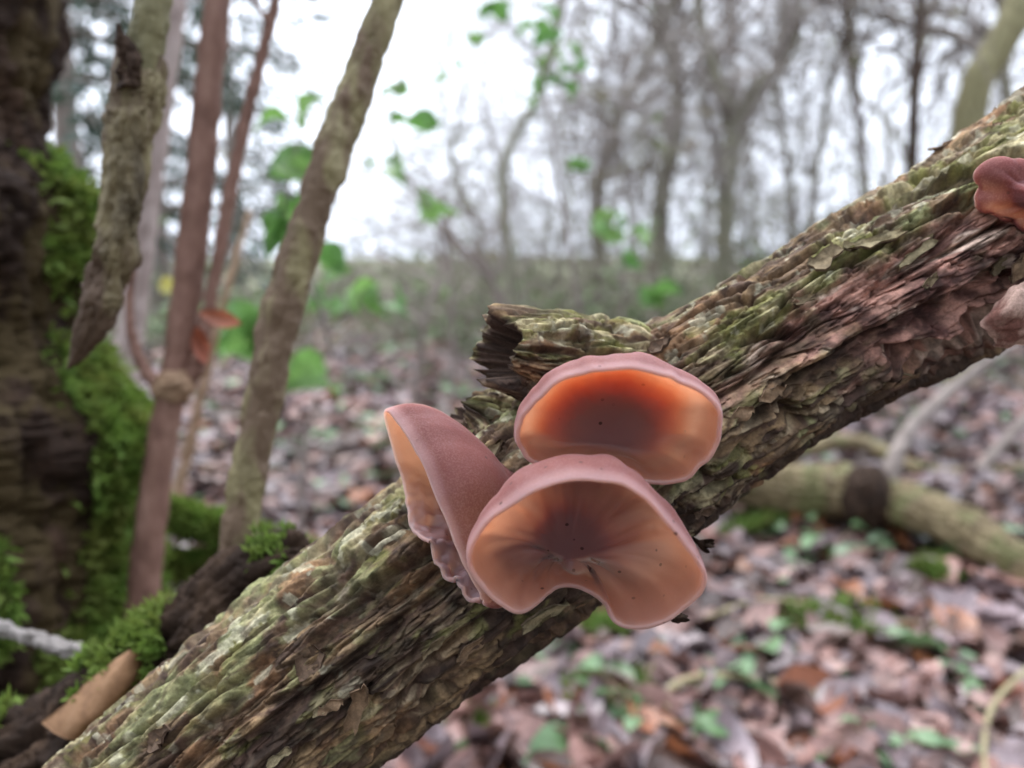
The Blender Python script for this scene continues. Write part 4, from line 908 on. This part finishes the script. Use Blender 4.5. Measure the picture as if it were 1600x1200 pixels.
for k, (x, d, h, n, mt, lf, lab) in enumerate((
        (760, 4.6, 1.1, 9, 'twig2', 120, 'low tangle of brown twigs and small leaves beyond the slanting bare stem'), (840, 4.0, 1.5, 10, 'twig3', 160, 'greenish tangle of drooping twigs above the broken stub'),
        (915, 4.8, 2.3, 11, 'twig2', 120, 'tall drooping tangle of brown twigs under the leafy bunch'), (1000, 4.3, 1.9, 11, 'twig3', 160, 'green stained tangle of twigs before the broad climber wrapped tree'),
        (1080, 5.2, 2.6, 11, 'twig', 100, 'tall grey tangle of twigs beside the forked bare tree'), (1180, 4.6, 1.8, 10, 'twig3', 140, 'green stained tangle of twigs at the foot of the forked bare tree'),
        (1260, 6.0, 3.2, 11, 'twig', 90, 'very tall grey tangle of long drooping stems'), (1360, 5.2, 2.8, 10, 'twig2', 90, 'tall brown tangle beside the slender dark tree'),
        (1470, 5.6, 3.2, 10, 'twig', 90, 'tall grey tangle behind the leaning olive barked tree'), (1590, 5.0, 3.0, 9, 'twig2', 90, 'brown tangle of twigs outside the leaning olive barked tree'),
        (690, 8.0, 1.4, 8, 'twig', 120, 'far grey tangle low against the open sky'), (960, 8.0, 3.6, 8, 'twig2', 60, 'far loose tangle of tall stems above the broken stub'))):
    shrub(x, 410 + F * CAMH / d, d, n, h, 150 + k, lab, mt, leaf=lf, tint=TG, arch=.10, spreadx=.75, minr=.0022, ls=.05, nm='tangled_shrub')
BUSH = ['low leafy bush seen between the sapling and the leaning stem', 'pale green bush under the widest gap of open sky', 'low leafy bush behind the thin brown young stem', 'low leafy bush just beyond the slanting bare stem', 'leafy bush right behind the broken stub',
        'leafy bush behind the short shoot with yellow green leaves', 'taller leafy bush at the foot of the forked bare tree', 'low leafy bush behind the reddish sapling', 'far pale bush close to the leaning stem under open sky', 'far pale bush on the horizon below the open sky',
        'far low bush in front of the lone small bare tree', 'bigger leafy bush under the arching distant tree', 'grey green bush in front of the far evergreen', 'taller bush in front of the tall evergreen']
shrub(1130, 480, 7.5, 6, 4.2, 150, 'very tall tangle of crossing bare stems above the bushes', 'twig', arch=.05, spreadx=.7)
shrub(1290, 470, 8.5, 6, 4.5, 151, 'far tangle of long drooping grey stems', 'twig', arch=.06, spreadx=.8)
shrub(1480, 470, 7., 5, 4.2, 152, 'tall tangle of bare stems behind the slender dark tree', 'twig2', arch=.05, spreadx=.7)
shrub(960, 470, 8., 5, 3.8, 153, 'loose tall tangle of bare stems above the broken stub', 'twig2', arch=.06, spreadx=.7)
for k, (x, d, h, n) in enumerate(((430, 6.0, .45, 260), (560, 7.5, .5, 300), (660, 5.5, .45, 260), (770, 5.0, .5, 260), (890, 4.4, .5, 260), (1010, 4.0, .55, 260), (1120, 5., .7, 300), (300, 5.2, .5, 260), (500, 9.5, .65, 300), (620, 10., .6, 300), (700, 8., .55, 260), (960, 6.5, .8, 300), (380, 8.5, .8, 300), (250, 7.5, .9, 300))):
    py = 410 + F * CAMH / d
    shrub(x, py, d, 12, h, 70 + k, BUSH[k], leaf=n, tint=GT, arch=.12, spreadx=.6, cat='bush', ls=.07)['group'] = 'low leafy bushes of the undergrowth'

# evergreens far left
def conifer(x, d, h, seed, label):
    b = P(x, 450, d); conifer_at(np.array([b[0], b[1], gz(b[0], b[1]) - .05]), h, seed, label)
def conifer_at(base, h, seed, label):
    rs = np.random.default_rng(seed); root = thing('evergreen_tree', base, label, 'tree', 'evergreens added at the back of the photographer' if base[1] < 0 else None)
    c = np.stack([base[0] + np.zeros(12), base[1] + np.zeros(12), base[2] + np.linspace(0, h, 12)], 1); V, Q = tubes([(c, np.linspace(.12, .02, 12))], 8); part('trunk', mesh_np('trunk', V, Q, mats=[M['twig2']]), root)
    lines, pos, rot = [], [], []
    for k in range(70):
        z = rs.uniform(.08, .98) * h; L = (1 - z / h) ** .6 * h * .30 * rs.uniform(.6, 1.1) + .2; a = rs.uniform(0, 6.28)
        p = [np.array([base[0], base[1], base[2] + z])]; dd = np.array([math.cos(a), math.sin(a), .25])
        for j in range(6): dd = dd + rs.normal(size=3) * .12; dd[2] -= .12; p.append(p[-1] + dd / np.linalg.norm(dd) * L / 6)
        p = np.array(p); lines.append((p, np.linspace(.025, .006, 7)))
        for j in range(46):
            t = rs.uniform(.25, 1) * 6; i = min(5, int(t)); q = p[i] + (p[i + 1] - p[i]) * (t - i) + rs.normal(size=3) * .10; pos.append(q); rot.append((rs.normal() * .7, .5 + rs.normal() * .5, a + rs.normal() * .8))
    V, Q = tubes(lines, 4); part('branches', mesh_np('branches', V, Q, mats=[M['twig2']]), root)
    pos = np.array(pos); rot = np.array(rot); tn = np.array([(.035, .065, .045), (.06, .09, .06), (.085, .11, .08)])[rs.integers(0, 3, len(pos))]
    part('needles', scatter_leaves('needles', [leaf_np(.20, .07, 1., -.5, .4, k, 3) for k in range(3)], pos, rot, rs.uniform(.5, 1.2, len(pos)), tn, M['needle']), root, kind='stuff')
conifer(120, 7., 6.5, 1, 'dark evergreen tree directly behind the mossy trunk')
conifer(250, 9., 8., 2, 'tall evergreen tree seen between snapped branch and sapling')
conifer(30, 10., 8., 3, 'evergreen tree farthest from the open sky gap')
conifer(370, 13., 7.0, 4, 'far grey green evergreen bordering the open sky gap')

for k, (x, y, h) in enumerate(((-1.6, -2.6, 5.), (.4, -3.2, 6.), (2.2, -2.4, 5.), (3.6, -.8, 5.), (-3.4, -.9, 5.5))):  # unseen evergreens added behind the camera to block low sky light
    conifer_at(np.array([x, y, -.05]), h, 20 + k, 'dense evergreen added at the back of the photographer to block low sky')
# ------------------------------------------------------------------ climbers with green leaves
ivy = [leaf_mesh('leaf', .048, .030, .68, -.6, .9, M['foliage'], 500 + k, 7, 0, random.uniform(-1, 1)) for k in range(4)]
def climber(name, rows, d, n, label, seed, size=1., r0=4, spots=None, jit=14):
    rs = random.Random(seed); c = spline([P(x, y, d) for x, y in rows], 50); root = thing(name, c[0], label, 'climber')
    V, Q = tubes([(c, np.linspace(r0, r0 * .5, 50) * d / F)], 6); part('stem', mesh_np('stem', V, Q, mats=[M['twig2']]), root)
    if spots is None:
        spots = []
        for k in range(n):
            i = rs.randrange(50); x, y, _ = proj(c[i:i + 1]); spots.append((x[0] + rs.gauss(0, jit), y[0] + rs.gauss(0, jit), 1.))
    for x, y, s in spots:
        p = P(x, y, d + rs.gauss(0, .03) * d); o = obj('leaf', rs.choice(ivy), root, p - c[0], (R(60) + rs.gauss(0, .45), rs.gauss(0, .5), rs.uniform(0, 6.28))); s2 = s * size * rs.uniform(.8, 1.15); o.scale = (s2,) * 3
climber('leafy_climber', [(820, 520), (760, 430), (700, 360), (660, 310), (625, 260), (610, 190), (625, 130), (640, 60)], 1.1, 0, 'thin climber stem with scattered green leaves crossing the open sky gap', 1, .75,
        spots=[(620, 135, 1.), (600, 150, .7), (620, 185, .9), (658, 190, 1.2), (665, 200, .9), (620, 262, 1.3), (612, 250, .9), (672, 318, 1.2), (690, 335, 1.1), (665, 340, .8), (652, 62, .5), (580, 255, .5)])
climber('leafy_climber', [(905, 480), (880, 330), (860, 200), (850, 100), (880, 20), (900, -120)], 1.7, 0, 'climber with a thick bunch of bright green leaves hanging before the bare trees', 2, 1.0,
        spots=[(860, 20, 1.2), (850, 45, 1.), (870, 80, 1.3), (895, 75, 1.), (908, 105, 1.2), (850, 100, 1.), (870, 130, 1.1), (840, 130, 1.), (890, 140, 1.), (820, 45, 1.), (830, 160, .9), (905, 255, 1.), (900, 262, .8), (855, 60, 1.2), (880, 110, 1.2), (845, 120, 1), (700, 70, 1), (715, 100, 1.1), (745, 60, .8), (690, 120, .8), (775, 15, 1.2), (760, 20, 1.), (790, 10, .8), (680, 100, .9)])
climber('leafy_climber', [(520, 560), (500, 480), (470, 400), (445, 330), (455, 270), (470, 200)], .75, 0, 'green leafed shoot close behind the leaning stem', 3, .85,
        spots=[(455, 255, 1.2), (462, 268, 1.), (448, 262, .8), (438, 335, 1.3), (430, 350, 1.), (442, 365, 1.), (465, 318, .8), (420, 188, .8), (482, 170, .9), (505, 400, .9), (515, 420, .9)])
climber('leafy_climber', [(960, 560), (975, 460), (965, 380), (945, 330)], 1.9, 0, 'short leafy shoot with yellow green leaves above the middle of the big branch', 4, 1.2,
        spots=[(945, 340, 1.), (968, 340, 1.), (960, 370, 1.), (1000, 365, 1.2), (1012, 370, 1.), (985, 412, 1.), (940, 355, 1.), (1035, 458, 1.5), (1020, 465, 1.2), (930, 360, .8), (975, 390, .8)])
def broad_plant():
    root = thing('broad_leaf_plant', G(430, 640), 'plant with broad drooping bright green leaves behind the leaning stem', 'plant'); rs = random.Random(8); d = 1.3; lines = []
    b = np.array(root.location)
    for x, y, s in ((380, 505, 1.6), (395, 530, 1.9), (370, 545, 1.7), (405, 560, 1.5), (355, 520, 1.4), (470, 575, 1.8), (490, 598, 1.5), (455, 590, 1.2), (345, 490, 1.2), (420, 500, 1.4), (515, 400, 1.2), (520, 430, 1.2), (500, 470, 1.2), (560, 460, 1.3), (590, 470, 1.2), (620, 470, 1.2), (540, 480, 1.)):
        p = P(x, y, d + rs.uniform(-.1, .1)); o = obj('leaf', rs.choice(ivy), root, p - b, (R(50) + rs.gauss(0, .3), .3 + rs.gauss(0, .4), rs.uniform(0, 6.28))); o.scale = (s * 1.1,) * 3
        lines.append((spline([b, (b + p) / 2 + np.array([0, 0, .03]), p], 8), np.full(8, .0016)))
    V, Q = tubes(lines, 4); part('stalks', mesh_np('stalks', V, Q, mats=[M['vine']]), root)
broad_plant()
# dry red leaves caught on the sapling
for x, y, s, lab, rx in ((345, 500, .42, 'dry red brown leaf caught on the side of the sapling fork', 1.2), (312, 540, .40, 'small curled rusty leaf tucked into the fork of the sapling', .6)):
    o = obj('dry_leaf', leaf_mesh('dry_leaf', .05, .022, 1., .6, .8, M['redleaf'], 600, 7), None, P(x, y, .44), (R(70), .3 if rx > 1 else 1.4, .2)); o.scale = (s,) * 3; tag(o, lab, 'leaf')
o = obj('yellow_leaf', leaf_mesh('yellow_leaf', .024, .026, .8, -.3, .4, M['yellow'], 601, 6), None, P(262, 447, 1.2), (R(70), .2, .3)); tag(o, 'single bright yellow leaf hanging between the pale stem and the sapling', 'leaf')
